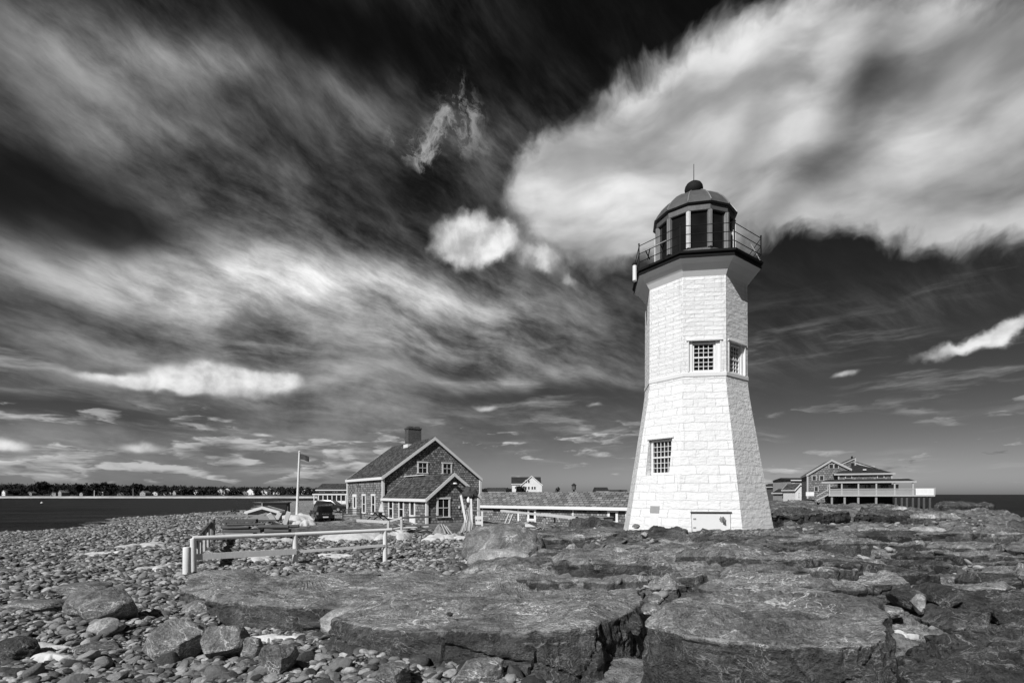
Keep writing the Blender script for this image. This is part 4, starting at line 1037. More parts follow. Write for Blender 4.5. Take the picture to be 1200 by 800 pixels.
def gable(parent, W, L, z0, ze, zr, y0=0, x0=0, wall=None, roof=None, over=.25, gover=.25, th=.14, ridge=None, trim=WHITE, name='wall', rakes=True, zeR=None, back=True):
    """gable faces -y at y0; ridge runs along +y; local coordinates"""
    rx = x0+(W/2 if ridge is None else ridge); zeR = ze if zeR is None else zeR
    poly = [(x0, y0, z0), (x0+W, y0, z0), (x0+W, y0, zeR), (rx, y0, zr), (x0, y0, ze)]
    MB().prism(poly, (0, L, 0)).build(name, wall, parent)
    mb = MB()
    sl = (zr-ze)/(rx-x0); sr = (zr-zeR)/(x0+W-rx)
    y1 = y0-gover; y2 = y0+L+(gover if back else 0)
    e = .012
    A = [(x0-over, ze-sl*over+e), (rx, zr+e), (x0+W+over, zeR-sr*over+e)]
    for (xa, za), (xb, zb) in ((A[0], A[1]), (A[2], A[1])):
        mb.prism([(xa, y1, za), (xb, y1, zb), (xb, y1, zb+th), (xa, y1, za+th)], (0, y2-y1, 0))
    rf = mb.build('roof', roof, parent)
    if rakes:
        mb = MB(); t_ = .07
        for (xa, za), (xb, zb) in ((A[0], A[1]), (A[2], A[1])):
            for ya, yb in (((y1-t_), y1-.003), (y2+.003, y2+t_)):
                mb.prism([(xa, ya, za-.16), (xb, ya, zb-.16), (xb, ya, zb+th+.02), (xa, ya, za+th+.02)], (0, yb-ya, 0))
        for xa, za in (A[0], A[2]):
            s_ = -1 if xa < rx else 1
            mb.box(min(xa, xa+s_*.05)+s_*.003, max(xa, xa+s_*.05)+s_*.003, y1-.05, y2+.05, za-.12, za+th)
        mb.build('rake_trim', trim, parent)
    return rf
def corners(parent, pts, z0, z1, s=.16, mat=None):
    for x, y, zt in pts:
        MB().box(x-s/2, x+s/2, y-s/2, y+s/2, z0, zt or z1).build('corner_board', mat or WHITE, parent)

# keeper's house: local x along the front gable, local y away from us
P0 = Vector((-13.1, 52, 0)); AH = R(33); HG = 2.0
KH = thing('shingled_house', 'shingled keeper\'s house with brick chimney and low front wing, left of the lighthouse', 'house', (P0.x, P0.y, 0), AH)
HW, HL, ZE, ZR = 11.3, 13.0, 6.25, 10.45
rf = gable(KH, HW, HL, 1.2, ZE, ZR, 0, 0, SHINGLE_WALL, ROOF, over=.2, gover=.2, th=.16)
ch = MB().box(4.85, 6.45, 5.4, 6.5, 9.3, 12.1).box(4.79, 6.51, 5.34, 6.56, 12.1, 12.25).box(4.95, 5.5, 5.5, 6.4, 12.25, 12.4).box(5.7, 6.3, 5.5, 6.4, 12.25, 12.4).build('chimney', BRICK, rf)
MB().box(4.7, 6.6, 5.25, 6.6, 9.9, 10.3).build('flashing', WHITEW, rf)
corners(KH, [(0, -.02, ZE-.1), (HW, -.02, ZE-.1), (0, HL, ZE-.1)], 1.3, None, .24)
E = 11.0; EW = 4.9
ex = gable(KH, EW, E-.02, 1.2, 4.15, 6.2, -E, 0, SHINGLE_WALL, ROOF, over=.2, gover=.2, th=.13, zeR=4.35, back=False)
MB().box(2.2, 2.7, -5.2, -.05, 6.33, 6.40).build('ridge_board', WHITE, ex)
corners(KH, [(-.01, -E-.01, 4.1), (EW+.01, -E-.01, 4.2)], 1.3, None, .2)
fu, fn = Vector((1, 0, 0)), Vector((0, -1, 0)); lu, ln = Vector((0, -1, 0)), Vector((-1, 0, 0))
for cx in (4.3, 7.15): win(KH, (0, 0, 0), fu, fn, cx, 6.78, 7.85, 1.2, 2, 2, .15)
win(KH, (0, -E, 0), fu, fn, 1.5, 2.62, 4.1, 1.25, 2, 2, .15)
win(KH, (0, 0, 0), lu, ln, -9.9, 2.05, 4.2, 1.5, 1, 1, .36, door=True)
for s in (-6.3, -3.0): win(KH, (0, 0, 0), lu, ln, s, 2.5, 4.35, 1.35, 1, 2, .22)
for s in (2.4, 5.2): win(KH, (0, 0, 0), lu, ln, s, 2.25, 4.0, 1.35, 1, 2, .2)
win(KH, (0, 0, 0), lu, ln, 7.9, 1.75, 3.95, 1.3, 1, 1, .22, door=True)
MB().lathe([(.02, 5.52), (.16, 5.5), (.2, 5.40), (.05, 5.36)], 10, (2.5, -E-.25, 0)).build('gable_lamp', WHITE, KH, smooth=True)
MB().box(3.25, 3.6, -E-.14, -E-.003, 2.9, 3.3).build('meter_box', GREYP, KH)
MB().box(2.95, 3.05, -E-.1, -E-.003, 3.3, 3.5).build('wall_light', WHITE, KH)

# long low shed linking house and tower
d_ = Vector((14.4, -10, 0)).normalized(); AS = math.atan2(d_.y, d_.x)
SH = thing('long_shed', 'long low shingled shed with grey wooden roof between the house and the lighthouse', 'shed', (-4.1, 55, 0), AS)
SLN = 24.0
MB().box(0, SLN, 0, 3.6, .6, 3.28).build('wall', SHINGLE_WALL, SH)
mb = MB(); mb.prism([(-.3, -.35, 3.22), (-.3, 1.8, 4.62), (-.3, 3.95, 3.22), (-.3, 3.95, 3.34), (-.3, 1.8, 4.76), (-.3, -.35, 3.34)], (SLN+.6, 0, 0)); mb.build('roof', ROOFG, SH)
MB().box(-.3, SLN+.3, -.41, -.353, 3.08, 3.36).build('fascia', WHITE, SH)
mb = MB()
for x in (1.2, 12.0): mb.box(x-.06, x+.06, -.06, -.003, 1.4, 3.2)
for x in (5.8, 17.3, 20.8): mb.box(x-.1, x+.1, -.06, -.003, 1.2, 3.2)
mb.build('wall_batten', WHITE, SH)
for x in (7.4, 16.0):
    win(SH, (0, 0, 0), (1, 0, 0), (0, -1, 0), x, 2.1, 2.9, 1.0, 1, 1, .22)
    win(SH, (0, 0, 0), (1, 0, 0), (0, -1, 0), x, .95, 1.85, 1.0, 2, 1, .16)

# ---- house with porch on the right, by the sea
YR = 85.0; k_ = YR/F
BP = R(25); PX0 = (1020-600)*k_
def rx_(px): return PX0+(((px-600)/F*YR-PX0)/(math.cos(BP)+(px-600)/F*math.sin(BP)))   # along the turned front
def rz_(py): return EYE+(HZ-py)*k_
PHW = simple('weathered_house_trim', .38, .7, .15, 4, .003)
PH = thing('porch_house', 'seaside house with wrap-around white porch on piers, right of the lighthouse', 'house', (PX0, YR, 0), -BP)
ox = PX0
def X(px, y=0.):
    p = (px-600)/F
    return (p*(YR+y*math.cos(BP))-PX0-y*math.sin(BP))/(math.cos(BP)+p*math.sin(BP))
def XP(px): return X(px, -3.2)
gable(PH, X(1000)-X(947.5), 11, 2.4, rz_(555), rz_(537.5), 2.5, X(947.5), SHINGLE_PALE, ROOF, trim=PHW, over=.1, gover=.2, ridge=X(977)-X(947.5), zeR=rz_(549), th=.2)
corners(PH, [(X(948), 2.48, rz_(556))], 2.4, None, .26, PHW)
for px in (976.5, 982.5): win(PH, (0, 2.5, 0), (1, 0, 0), (0, -1, 0), X(px), rz_(547), rz_(542), .75, 1, 1, .1, frame=PHW)
for px in (956, 965): win(PH, (0, 2.5, 0), (1, 0, 0), (0, -1, 0), X(px), rz_(561.5), rz_(556), .75, 1, 1, .12, frame=PHW)
for px in (958.5, 974.5): win(PH, (0, 2.5, 0), (1, 0, 0), (0, -1, 0), X(px), rz_(575), rz_(569.5), .7, 1, 1, .12, frame=PHW)
# lean-to wall and second gable behind
mb = MB(); mb.prism([(X(996), 8, rz_(565)), (X(1056), 8, rz_(565)), (X(1056), 8, rz_(554)), (X(1012.5), 8, rz_(538.5)), (X(1012.5), 8, rz_(533)), (X(996), 8, rz_(540.5))], (0, 6, 0)); mb.build('rear_wall', SHINGLE_PALE, PH)
mb = MB()
mb.bar((X(995), 7.9, rz_(540)), (X(1012.8), 7.9, rz_(532.6)), .15, .3); mb.bar((X(1012.5), 7.92, rz_(538.5)), (X(1057.5), 7.92, rz_(553.5)), .15, .35); mb.bar((X(1012.6), 7.94, rz_(532.6)), (X(1012.6), 7.94, rz_(543)), .2, .2); mb.bar((X(1057), 7.9, rz_(553)), (X(1057), 7.9, rz_(565)), .3, .3)
mb.build('rear_trim', PHW, PH)
mb = MB(); mb.prism([(X(995), 7.8, rz_(539.6)), (X(1012.8), 7.8, rz_(532.2)), (X(1012.8), 7.8, rz_(531.4)), (X(995), 7.8, rz_(538.8))], (0, 6.5, 0)); mb.prism([(X(1012.6), 7.8, rz_(537.9)), (X(1058), 7.8, rz_(553.0)), (X(1058), 7.8, rz_(551.8)), (X(1012.6), 7.8, rz_(536.9))], (0, 6.5, 0)); mb.build('rear_roof', ROOF, PH)
MB().box(X(1030), X(1041), 10, 12, rz_(552), rz_(542.5)).build('rear_dormer', PHW, PH)
MB().box(X(1007.5), X(1010.5), 7.6, 8.2, rz_(545), rz_(539)).build('flue', IRON, PH)
MB().tube((X(1009), 8.5, rz_(534)), (X(1009), 8.5, rz_(530)), .15).build('stove_pipe', IRON, PH)
# hip-roofed block
MB().box(X(984), X(1047), 1.2, 9, 2.4, rz_(554)).build('wall', SHINGLE_PALE, PH)
mb = MB(); x0, x1, y0, y1, za, zb = X(978.5), X(1050.5), .95, 9.6, rz_(554.3), rz_(543)
mb.add([(x0,y0,za),(x1,y0,za),(x1,y1,za),(x0,y1,za),(X(1008),5,zb),(X(1016),5,zb)], [(0,1,5,4),(1,2,5),(2,3,4,5),(3,0,4),(3,2,1,0)]); hr = mb.build('hip_roof', ROOFD, PH)
MB().box(x0-.05, x1+.05, y0-.12, y0-.003, za-.22, za+.06).build('eave_trim', PHW, hr)
MB().box(X(1014), X(1018), 1.9, 2.3, rz_(550), rz_(548.8)).build('skylight', WHITEW, hr)
for px in (996, 1034): win(PH, (0, 1.2, 0), (1, 0, 0), (0, -1, 0), X(px), rz_(559.5), rz_(555.5), .95, 1, 1, .06)
corners(PH, [(X(984), 1.18, rz_(555)), (X(1047), 1.18, rz_(555))], rz_(564), None, .2, PHW)
# porch
mb = MB(); a0, a1 = XP(963), XP(1073.5)
mb.add([(a0, -3.2, rz_(565)), (a1, -3.2, rz_(565)), (a1, 1.0, rz_(561.5)), (a0+1.5, 1.0, rz_(561.5)), (a0, -3.2, rz_(564.2)), (a1, -3.2, rz_(564.2)), (a1, 1.0, rz_(560.8)), (a0+1.5, 1.0, rz_(560.8))], [(0,3,2,1),(4,5,6,7),(0,1,5,4),(1,2,6,5),(2,3,7,6),(3,0,4,7)])
mb.build('porch_roof', ROOFD, PH)
MB().box(a0-.05, a1+.05, -3.33, -3.203, rz_(566), rz_(564.1)).build('porch_fascia', PHW, PH)
MB().box(XP(971), XP(1095.5), -3.3, 2.4, rz_(581.2), rz_(579.6)).build('porch_deck', PHW, PH)
for px in (972, 986.5, 1006, 1027, 1048.5, 1070): MB().box(XP(px)-.1, XP(px)+.1, -3.2, -3.0, rz_(579.6), rz_(566)).build('porch_post', PHW, PH)
MB().box(XP(971), XP(1073), -3.24, -3.06, rz_(573.2), rz_(572.4)).build('porch_rail', PHW, PH)
MB().box(XP(972), XP(1072), -3.14, -3.10, rz_(579.6), rz_(573.6)).build('porch_screen', CLAPG, PH)
MB().box(XP(1073.2), XP(1094.6), -3.14, -3.06, rz_(579.6), rz_(572.4)).build('deck_panel', WHITEW, PH)
MB().box(XP(1094.7), XP(1096), -3.26, -3.0, rz_(579.6), rz_(571.8)).build('deck_end_post', PHW, PH)
for px in (996, 1018, 1033, 1055): win(PH, (0, 1.2, 0), (1, 0, 0), (0, -1, 0), XP(px), rz_(579), rz_(568), 1.4, 2, 1, .1, frame=GREYP)
for px in (975, 990, 1006, 1027, 1050, 1057, 1063, 1070, 1077, 1083, 1090): MB().box(XP(px)-.14, XP(px)+.14, -3.1, -2.8, 1.6, rz_(581.2)).build('pier', WOOD if px < 1050 else WOODD, PH)
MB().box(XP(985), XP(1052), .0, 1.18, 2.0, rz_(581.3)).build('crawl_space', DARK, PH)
mb = MB()
for i in range(6): mb.box(XP(971)-1.3+i*.26-.26, XP(971)-1.3+i*.26, -2.9, -1.2, rz_(588)+i*.22, rz_(588)+i*.22+.06)
mb.bar((XP(957), -2.95, rz_(581)), (XP(971), -2.95, rz_(573)), .12); mb.bar((XP(957), -2.95, rz_(586)), (XP(971), -2.95, rz_(579)), .2)
mb.build('porch_stairs', PHW, PH)
MB().box(XP(947), XP(957), .5, 1.0, rz_(581), rz_(576)).build('entry_rail', WHITEW, PH)
RK = thing('deck_chair', 'white slatted deck chair on the porch of the seaside house', 'chair', (PX0+X(992)*math.cos(BP)-2.4*math.sin(BP), YR-X(992)*math.sin(BP)-2.4*math.cos(BP), rz_(579.6)), -BP)
MB().box(-.3, .3, -.3, .3, .35, .42).build('seat', PHW, RK); MB().bar((0, .25, .4), (0, .55, 1.15), .6, .05).build('backrest', PHW, RK)
for sx in (-.26, .26):
    for sy in (-.25, .25): MB().box(sx-.03, sx+.03, sy-.03, sy+.03, 0, .35).build('leg', PHW, RK)

# ---- simpler houses
def house(label, px0, px1, pyb, pye, pyr, Y, depth, wall, roof, side='gable', rot=0., wins=(), trim=WHITE, cat='house', group=None, chim=None, parts=True, name='house'):
    k = Y/F; x0 = (px0-600)*k; x1 = (px1-600)*k; W_ = x1-x0
    zb, ze, zr = [EYE+(HZ-p)*k for p in (pyb, pye, pyr)]
    o = thing(name, label, cat, (x0+W_/2, Y, zb), rot, group)
    if side == 'gable': gable(o, W_, depth, -1, ze-zb, zr-zb, 0, -W_/2, wall, roof, over=.25, gover=.25, trim=trim, rakes=parts)
    else:
        MB().box(-W_/2, W_/2, 0, depth, -1, ze-zb).build('wall', wall, o)
        mb = MB(); h0, h1 = ze-zb, zr-zb
        mb.prism([(-W_/2-.3, -.4, h0-.05), (-W_/2-.3, depth/2, h1), (-W_/2-.3, depth+.4, h0-.05)], (W_+.6, 0, 0)); mb.build('roof', roof, o)
        if parts: MB().box(-W_/2-.3, W_/2+.3, -.47, -.403, h0-.25, h0).build('fascia', trim, o)
    for px, p0, p1, w in wins: win(o, (0, 0, 0), (1, 0, 0), (0, -1, 0), (px-600)*k-x0-W_/2, EYE+(HZ-p1)*k-zb, EYE+(HZ-p0)*k-zb, w*k, 1, 2, max(.1, .12*w*k), frame=trim)
    if chim:
        MB().box((chim[0]-600)*k-x0-W_/2, (chim[1]-600)*k-x0-W_/2, depth*.4, depth*.4+.8, zr-zb-.6, EYE+(HZ-chim[2])*k-zb).build('chimney', BRICK, o)
    return o
h2 = house('two-storey grey house with white lower porch, left of the shingled keeper\'s house', 371.5, 408, 590, 573.5, 566, 140, 9, CLAPG, ROOF, 'eave', 0, [(375.5, 574.5, 579, 2.2), (379.5, 574.5, 579, 2.2), (391, 574.5, 579, 2.2), (395, 574.5, 579, 2.2), (402, 574.5, 579, 2.2)], chim=(402, 405, 562.5))
w2 = 36.5*140/F
MB().prism([(-w2/2-.4, -2.2, 2.55), (-w2/2-.4, -.01, 3.0), (-w2/2-.4, -.01, 3.12), (-w2/2-.4, -2.2, 2.68)], (w2+.8, 0, 0)).build('porch_roof', ROOFD, h2)
MB().box(-w2/2-.4, w2/2+.4, -2.3, -2.203, 2.4, 2.72).build('porch_trim', WHITE, h2)
for i in range(8): MB().box(-w2/2+i*w2/7-.1, -w2/2+i*w2/7+.1, -2.2, -2.0, 0, 2.45).build('porch_post', WHITE, h2)
MB().box(-w2/2, w2/2, -2.15, -2.1, 0, .85).build('porch_rail', WHITE, h2)
# white house beyond the shed
wh = house('tall white house with dark roof and front gable rising beyond the long shed', 600, 633.5, 582, 566.5, 558.3, 220, 9, CLAP, ROOFD, 'eave', 0, [])
kk = 220/F; wx = 33.5*kk
gable(wh, 24*kk, 4, -.5, (582-568)*kk, (582-558)*kk, -2.0, -6.0*kk, CLAP, ROOFD, over=.3, gover=.3, th=.2, name='gable_wall', back=False)
for px, a, b_ in ((616.5, 562.5, 565.5), (619.5, 562.5, 565.5), (616, 570, 573), (619.5, 570, 573), (623.5, 570, 573), (626.5, 570, 573)):
    win(wh, (0, -2.0, 0), (1, 0, 0), (0, -1, 0), (px-616.75)*kk, (582-b_)*kk, (582-a)*kk, .85, 1, 1, .1)
house('low dark-roofed house just left of the tall white house, beyond the shed roof', 571, 592, 584, 576, 571, 230, 8, CLAPG, ROOF, 'eave', 0, [(578, 577, 580, 2), (586, 577, 580, 2)])
house('small grey house with steep roof seen over the long shed near the lighthouse', 699, 713, 584, 575.5, 570.5, 200, 8, CLAPG, ROOFD, 'eave', 0, [(704, 576, 579, 1.6)])
house('low roof peeping above the shed right beside the lighthouse', 716, 736, 584, 577, 573.5, 220, 8, CLAPD, ROOF, 'eave', 0, [])
# houses right of the tower
house('dark gabled house nearest the lighthouse on its right side', 900, 914, 588, 573, 568, 150, 8, CLAPD, ROOFD, 'eave', 0, [(903, 575, 578, 1.5), (909, 580, 584, 2)])
house('dark house with black hipped-looking roof second from the lighthouse on the right', 908, 928, 588, 570, 566.5, 140, 8, CLAPD, ROOFD, 'gable', 0, [(914, 574, 578, 2), (921, 574, 578, 2), (915, 581, 585, 2)])
house('tall flat-fronted grey house close behind the left of the porch house', 927, 948, 588, 562, 559, 130, 9, CLAPG, ROOFD, 'eave', 0, [(930, 566, 569, 2), (944, 566, 569, 1.6)])
house('small white-fronted building in front of the tall grey house on the right', 932, 943, 587, 573, 567, 112, 5, CLAP, ROOF, 'gable', 0, [(936, 577, 582, 1.6), (940, 577, 582, 1.6)])
house('low pale cottage between the dark houses and the small white-fronted building', 919, 932, 588, 577, 573, 118, 5, CLAPG, ROOFD, 'gable', 0, [(923, 579, 583, 1.4), (928, 579, 583, 1.4)])
# little lantern tower over the shed roof
LT = thing('water_tower', 'small dark lantern-topped tower rising on a thin leg behind the long shed roof', 'tower', at(672.5, 581, 150))
q = 150/F
MB().tube((0, 0, 0), (0, 0, 7*q), .28, .24).build('leg', IRON, LT)
MB().lathe([(.3, 7*q), (.62, 7.6*q), (.62, 12.4*q), (.5, 12.6*q)], 10).build('tank', COPPERD, LT)
MB().lathe([(.85, 12.6*q), (.5, 13.8*q), (.05, 15.2*q)], 10).build('roof', ROOFD, LT)
# ------------------------------------------------------------------ placing on the ground
# ------------------------------------------------------------------ white rail fence
m_ = WHITE
FN = thing('rail_fence', 'white two-rail fence on round posts at the head of the cobble beach', 'fence', (0, 0, 0))
fp = [(-11.05, 17.75, 2.98), (-8.53, 20.15, 2.93), (-5.50, 22.2, 2.95)]
for x, y, zt in fp:
    z = gz(x, y)
    MB().lathe([(.105, z-.5), (.10, z+.4), (.095, zt-.02), (.065, zt)], 12, (x, y, 0)).build('post', WHITEW, FN, smooth=True)
mb = MB()
for (xa, ya, za), (xb, yb, zb) in zip(fp[:-1], fp[1:]): mb.tube((xa, ya-.02, za+.0), (xb, yb-.02, zb+.0), .082, .078, 10)
mb.tube((fp[-1][0], fp[-1][1]-.02, fp[-1][2]), (fp[-1][0]+.25, fp[-1][1]+.15, fp[-1][2]+.01), .078, .076, 10)
mb.build('top_rail', WHITE, FN, smooth=True)
mb = MB(); mb.bar((fp[0][0]-.15, fp[0][1]-.13, 2.33), (fp[1][0]+.1, fp[1][1]-.13, 2.27), .05, .22); mb.build('lower_rail', WHITEW, FN)
mb = MB(); mb.bar((fp[1][0], fp[1][1]-.13, 2.25), (fp[2][0], fp[2][1]-.10, 2.30), .05, .10); mb.build('lower_rail', WHITEW, FN)
q = ground_at(219, 672)
tag(MB().lathe([(.13, -.4), (.125, .3), (.12, .86), (.10, .90)], 12).build('fence_post', WHITEW, None, smooth=True, loc=None), 'short thick white post standing alone at the left end of the white rail fence', 'post').location = at(219, 672, 17.2)
# grey pickets running back from the fence
PK = thing('picket_fence', 'weathered grey boards and pickets running back from the left end of the white fence', 'fence', (0, 0, 0))
pk = [(231.5, 640, 632, 19.5), (235, 637, 625, 21.5), (240, 634, 621, 24), (244, 631, 618, 26.5)]
for px, yb, yt, Y in pk:
    a = at(px, yb+7, Y); b_ = at(px, yt, Y)
    MB().bar((a.x, a.y, a.z-.3), b_, .13, .10).build('picket', WOODL, PK)
tp = at(248.5, 640, 29); MB().lathe([(.16, tp.z-.3), (.16, at(248, 608, 29).z)], 10, (tp.x, tp.y, 0)).build('end_post', WOOD, PK)
MB().bar(at(226, 640, 18.5), at(247, 616, 29), .06, .2).build('rail', WOODD, PK)
MB().bar(at(229, 634, 18.8), at(247.5, 612, 29.2), .06, .14).build('rail', WOODD, PK)

# ------------------------------------------------------------------ timber piles
WB = simple('old_beam_wood', .085, .85, .5, 3, .015, stretch=(.4, 4, 4)); WBL = simple('bleached_beam_wood', .24, .85, .4, 3, .015, stretch=(.4, 4, 4))
def pile(px0, px1, pyb, Y, rows, deep, seed, label, group, hs=.21):
    r_ = random.Random(seed); k = Y/F; x0, x1 = (px0-600)*k, (px1-600)*k; zb = EYE+(HZ-pyb)*k
    for i in range(rows):
        for j in range(deep-(i//2)):
            e0, e1 = r_.uniform(-.35, .8), r_.uniform(-.9, .3); h = hs*r_.uniform(.8, 1.0)
            y = Y+j*.36+r_.uniform(-.06, .06)+i*.08; z = zb+i*hs+h/2+r_.uniform(0, .02)
            hl = (x1+e1-x0-e0)/2; lg = r_.random() < .5
            mb = MB().tube((-hl, 0, 0), (hl, 0, 0), h*.55, h*.45, 9) if lg else MB().box(-hl, hl, -.15, .15, -h/2, h/2)
            o = mb.build('timber_beam', WBL if r_.random() < .3 else WB, bevel=0 if lg else .02, smooth=lg)
            o.location = ((x0+e0+x1+e1)/2, y, z); o.rotation_euler = (r_.uniform(-.05, .05), r_.uniform(-.025, .025), r_.uniform(-.08, .08))
            tag(o, label, 'beam', group)
pile(251, 302, 628, 32, 5, 3, 3, 'weathered beam in the tall timber pile behind the white fence, left of the other pile', 'beams of the left timber pile')
pile(303, 347, 629, 31, 3, 3, 7, 'weathered beam in the low timber pile behind the white fence, nearer the parked cars', 'beams of the right timber pile', .24)
o = MB().bar((-1.9, 0, 0), (1.9, 0, .05), .12, .08).build('plank', WBL); o.location = at(276, 604.5, 33); tag(o, 'long thin pale plank lying across the top of the left timber pile', 'plank')
o = MB().bar((-1.0, 0, 0), (1.0, 0, 0), .4, .1).build('plank', WB); o.location = at(307, 609.5, 33); tag(o, 'broad pale board lying across both timber piles', 'plank')
for i, (px, py, w_, lean) in enumerate([(320, 613, .26, .5), (325, 613.5, .3, -.55), (333, 613, .28, .35)]):
    o = MB().box(-w_/2, w_/2, -.06, .06, 0, .95).build('leaning_board', WHITE, bevel=.02); o.location = at(px, py+2, 33.5); o.rotation_euler = (.2, lean, .3)
    tag(o, ['white board leaning right at the left of three beside the timber piles', 'white board leaning left, the middle of three beside the timber piles', 'white board by the thin dark post, rightmost of three beside the timber piles'][i], 'board')
b_ = at(337.5, 615, 38); o = MB().tube((0, 0, 0), (0, 0, 1.4), .07, .06).build('post', WOODD); o.location = b_; tag(o, 'thin dark post standing right of the timber piles', 'post')
# little gabled shelter and dark bin
sp = at(308, 607, 48)
SG = thing('low_shelter', 'tiny low gabled shelter with white-edged roof behind the timber piles', 'shelter', sp, R(12))
gable(SG, 2.6, 1.8, -.3, .62, 1.02, 0, -1.3, CLAPG, ROOFG, over=.18, gover=.2, th=.08)
sp = at(322, 602, 58)
DB = thing('storage_bin', 'dark open-fronted storage bin behind the tiny gabled shelter', 'bin', sp, R(10))
MB().box(-1.25, 1.25, .0, 1.6, -.4, 1.25).build('body', DARK, DB); MB().box(-1.4, 1.4, -.1, 1.7, 1.253, 1.36).build('lid', WOODD, DB)
MB().box(-1.4, -1.255, -.1, 1.65, -.4, 1.25).build('side_panel', WOOD, DB)
# flagpole and flag
b_ = at(347.8, 605, 57); zt = at(351, 530, 57).z-b_.z
FP = thing('flagpole', 'tall slender white flagpole standing left of the parked cars', 'flagpole', b_)
MB().tube((0, 0, -.3), (.30, 0, zt), .16, .10, 10).build('pole', WHITE, FP); MB().lathe([(.02, -.1), (.12, -.02), (.13, .06), (.03, .14)], 10, (.30, 0, zt+.05)).build('finial', WHITEW, FP)
nx, nz = 14, 8; V = []
for j in range(nz):
    for i in range(nx):
        u_ = i/(nx-1); w_ = j/(nz-1); V.append((u_*.95, .12*math.sin(u_*7+w_*1.3)*u_, w_*.6-.22*u_+.05*math.sin(u_*5)))
i2 = np.arange(nx*nz).reshape(nz, nx); Q = np.stack([i2[:-1, :-1].ravel(), i2[:-1, 1:].ravel(), i2[1:, 1:].ravel(), i2[1:, :-1].ravel()], 1)
fl = link('flag', np_mesh('flag', V, Q), simple('flag_cloth', .06, .9, .9, 4), None, (b_.x+.38, b_.y, b_.z+zt-.75)); tag(fl, 'small dark flag fluttering to the right at the top of the white pole', 'flag')
so_ = fl.modifiers.new('s', 'SOLIDIFY'); so_.thickness = .01
# cars
PAINT = simple('black_car_paint', .012, .22, .1, 2, 0, spec=.6); TYRE = simple('tyre_rubber', .018, .9, .2); CHROME = simple('bright_metal', .55, .25, .1, 2, 0, metal=.9)
LAMP = simple('tail_lamp_glass', .30, .3, .1); PLATE = simple('white_plate', .75, .5, .1)
def car(label, loc, rz):
    c = thing('parked_car', label, 'car', loc, rz)
    def side(poly, w, name, mat, bev=.05):
        return MB().prism([(-w/2, y, z) for y, z in poly], (w, 0, 0)).build(name, mat, c, smooth=True, bevel=bev)
    side([(.04, .38), (.0, .62), (.03, .98), (.12, 1.04), (3.35, 1.02), (4.35, .92), (4.55, .72), (4.55, .38), (4.2, .28), (.3, .28)], 1.84, 'body', PAINT, .07)
    mb = MB(); pr = [(.06, 1.02), (.30, 1.58), (.55, 1.67), (2.35, 1.66), (2.7, 1.55), (3.45, 1.03)]
    L_ = [Vector((-.84 if z < 1.2 else -.66, y, z)) for y, z in pr]; Rr = [Vector((-p.x, p.y, p.z)) for p in L_]
    n = len(pr); mb.add(L_+Rr, [tuple(range(n))[::-1], tuple(range(n, 2*n))]+[(i, (i+1) % n, n+(i+1) % n, n+i) for i in range(n)])
    mb.build('cabin', PAINT, c, smooth=True, bevel=.05)
    mb = MB(); mb.prism([(-.68, .085, 1.10), (.68, .085, 1.10), (.57, .262, 1.52), (-.57, .262, 1.52)], (0, -.012, .004)); mb.build('rear_window', GLASS, c)
    for s in (-1, 1):
        mb = MB(); mb.prism([(s*.825, .42, 1.10), (s*.825, 3.05, 1.10), (s*.69, 2.45, 1.55), (s*.69, .55, 1.55)], (s*.014, 0, .004)); mb.build('side_window', GLASS, c)
        MB().box(s*.80-.09, s*.80+.09, -.03, .06, .74, 1.0).build('tail_lamp', LAMP, c)
        MB().box(s*.98-.09, s*.98+.09, 2.85, 2.97, 1.02, 1.15).build('mirror', PAINT, c, bevel=.02)
        for y in (.85, 3.65):
            w = thing('wheel', None, None, (s*.86, y, .34)); w.parent = c
            w2_ = MB().tube((-.11, 0, 0), (.11, 0, 0), .34, n=22).build('tyre', TYRE, w); MB().tube((-.115, 0, 0), (.115, 0, 0), .20, n=14).build('rim', CHROME, w)
    MB().box(-.9, .9, -.09, .1, .40, .60).build('bumper', PAINT, c, bevel=.04)
    MB().box(-.27, .27, -.112, -.095, .44, .57).build('number_plate', PLATE, c)
    MB().box(-.35, .35, -.012, .02, .80, .84).build('tailgate_trim', CHROME, c)
    return c
p_ = at(381.5, 612, 53); car('black hatchback car parked with its rear towards us, nearest the shingled house', (p_.x, p_.y, gz(p_.x, p_.y)+.0), R(30))
p_ = at(371, 598, 74); car('dark car parked side-on behind the nearer black car', (p_.x, p_.y, p_.z-.15), R(-95))

# ------------------------------------------------------------------ yard clutter
gq = at(405.5, 614, 47)
BN = thing('garden_bench', 'dark slatted garden bench in front of the shingled house door', 'bench', (gq.x+.55, gq.y, 2.05), R(20))
for z in (.42, .47): pass
for i in range(3): MB().box(-.85, .85, -.3+i*.2, -.14+i*.2, .42, .46).build('seat_slat', WOODD, BN)
for z in (.62, .82, 1.0): MB().box(-.85, .85, .28, .32, z, z+.1).build('back_slat', WOODD, BN)
for s in (-.8, .8):
    MB().box(s-.05, s+.05, -.32, -.24, 0, .7).build('leg', WOODD, BN); MB().box(s-.05, s+.05, .325, .40, 0, 1.12).build('leg', WOODD, BN); MB().box(s-.05, s+.05, -.34, .324, .7, .75).build('arm', WOODD, BN)
pt = at(443, 613, 46)
PT = thing('picnic_table', 'dark wooden picnic table beside the wall of the shingled house', 'table', (pt.x, pt.y, pt.z+.25), R(33))
for i in range(4): MB().box(-.4+i*.2, -.22+i*.2, -1.1, 1.1, .72, .77).build('top_board', WOODD, PT)
for s in (-.75, .75): MB().box(s-.14, s+.14, -1.1, 1.1, .42, .47).build('seat_board', WOOD, PT)
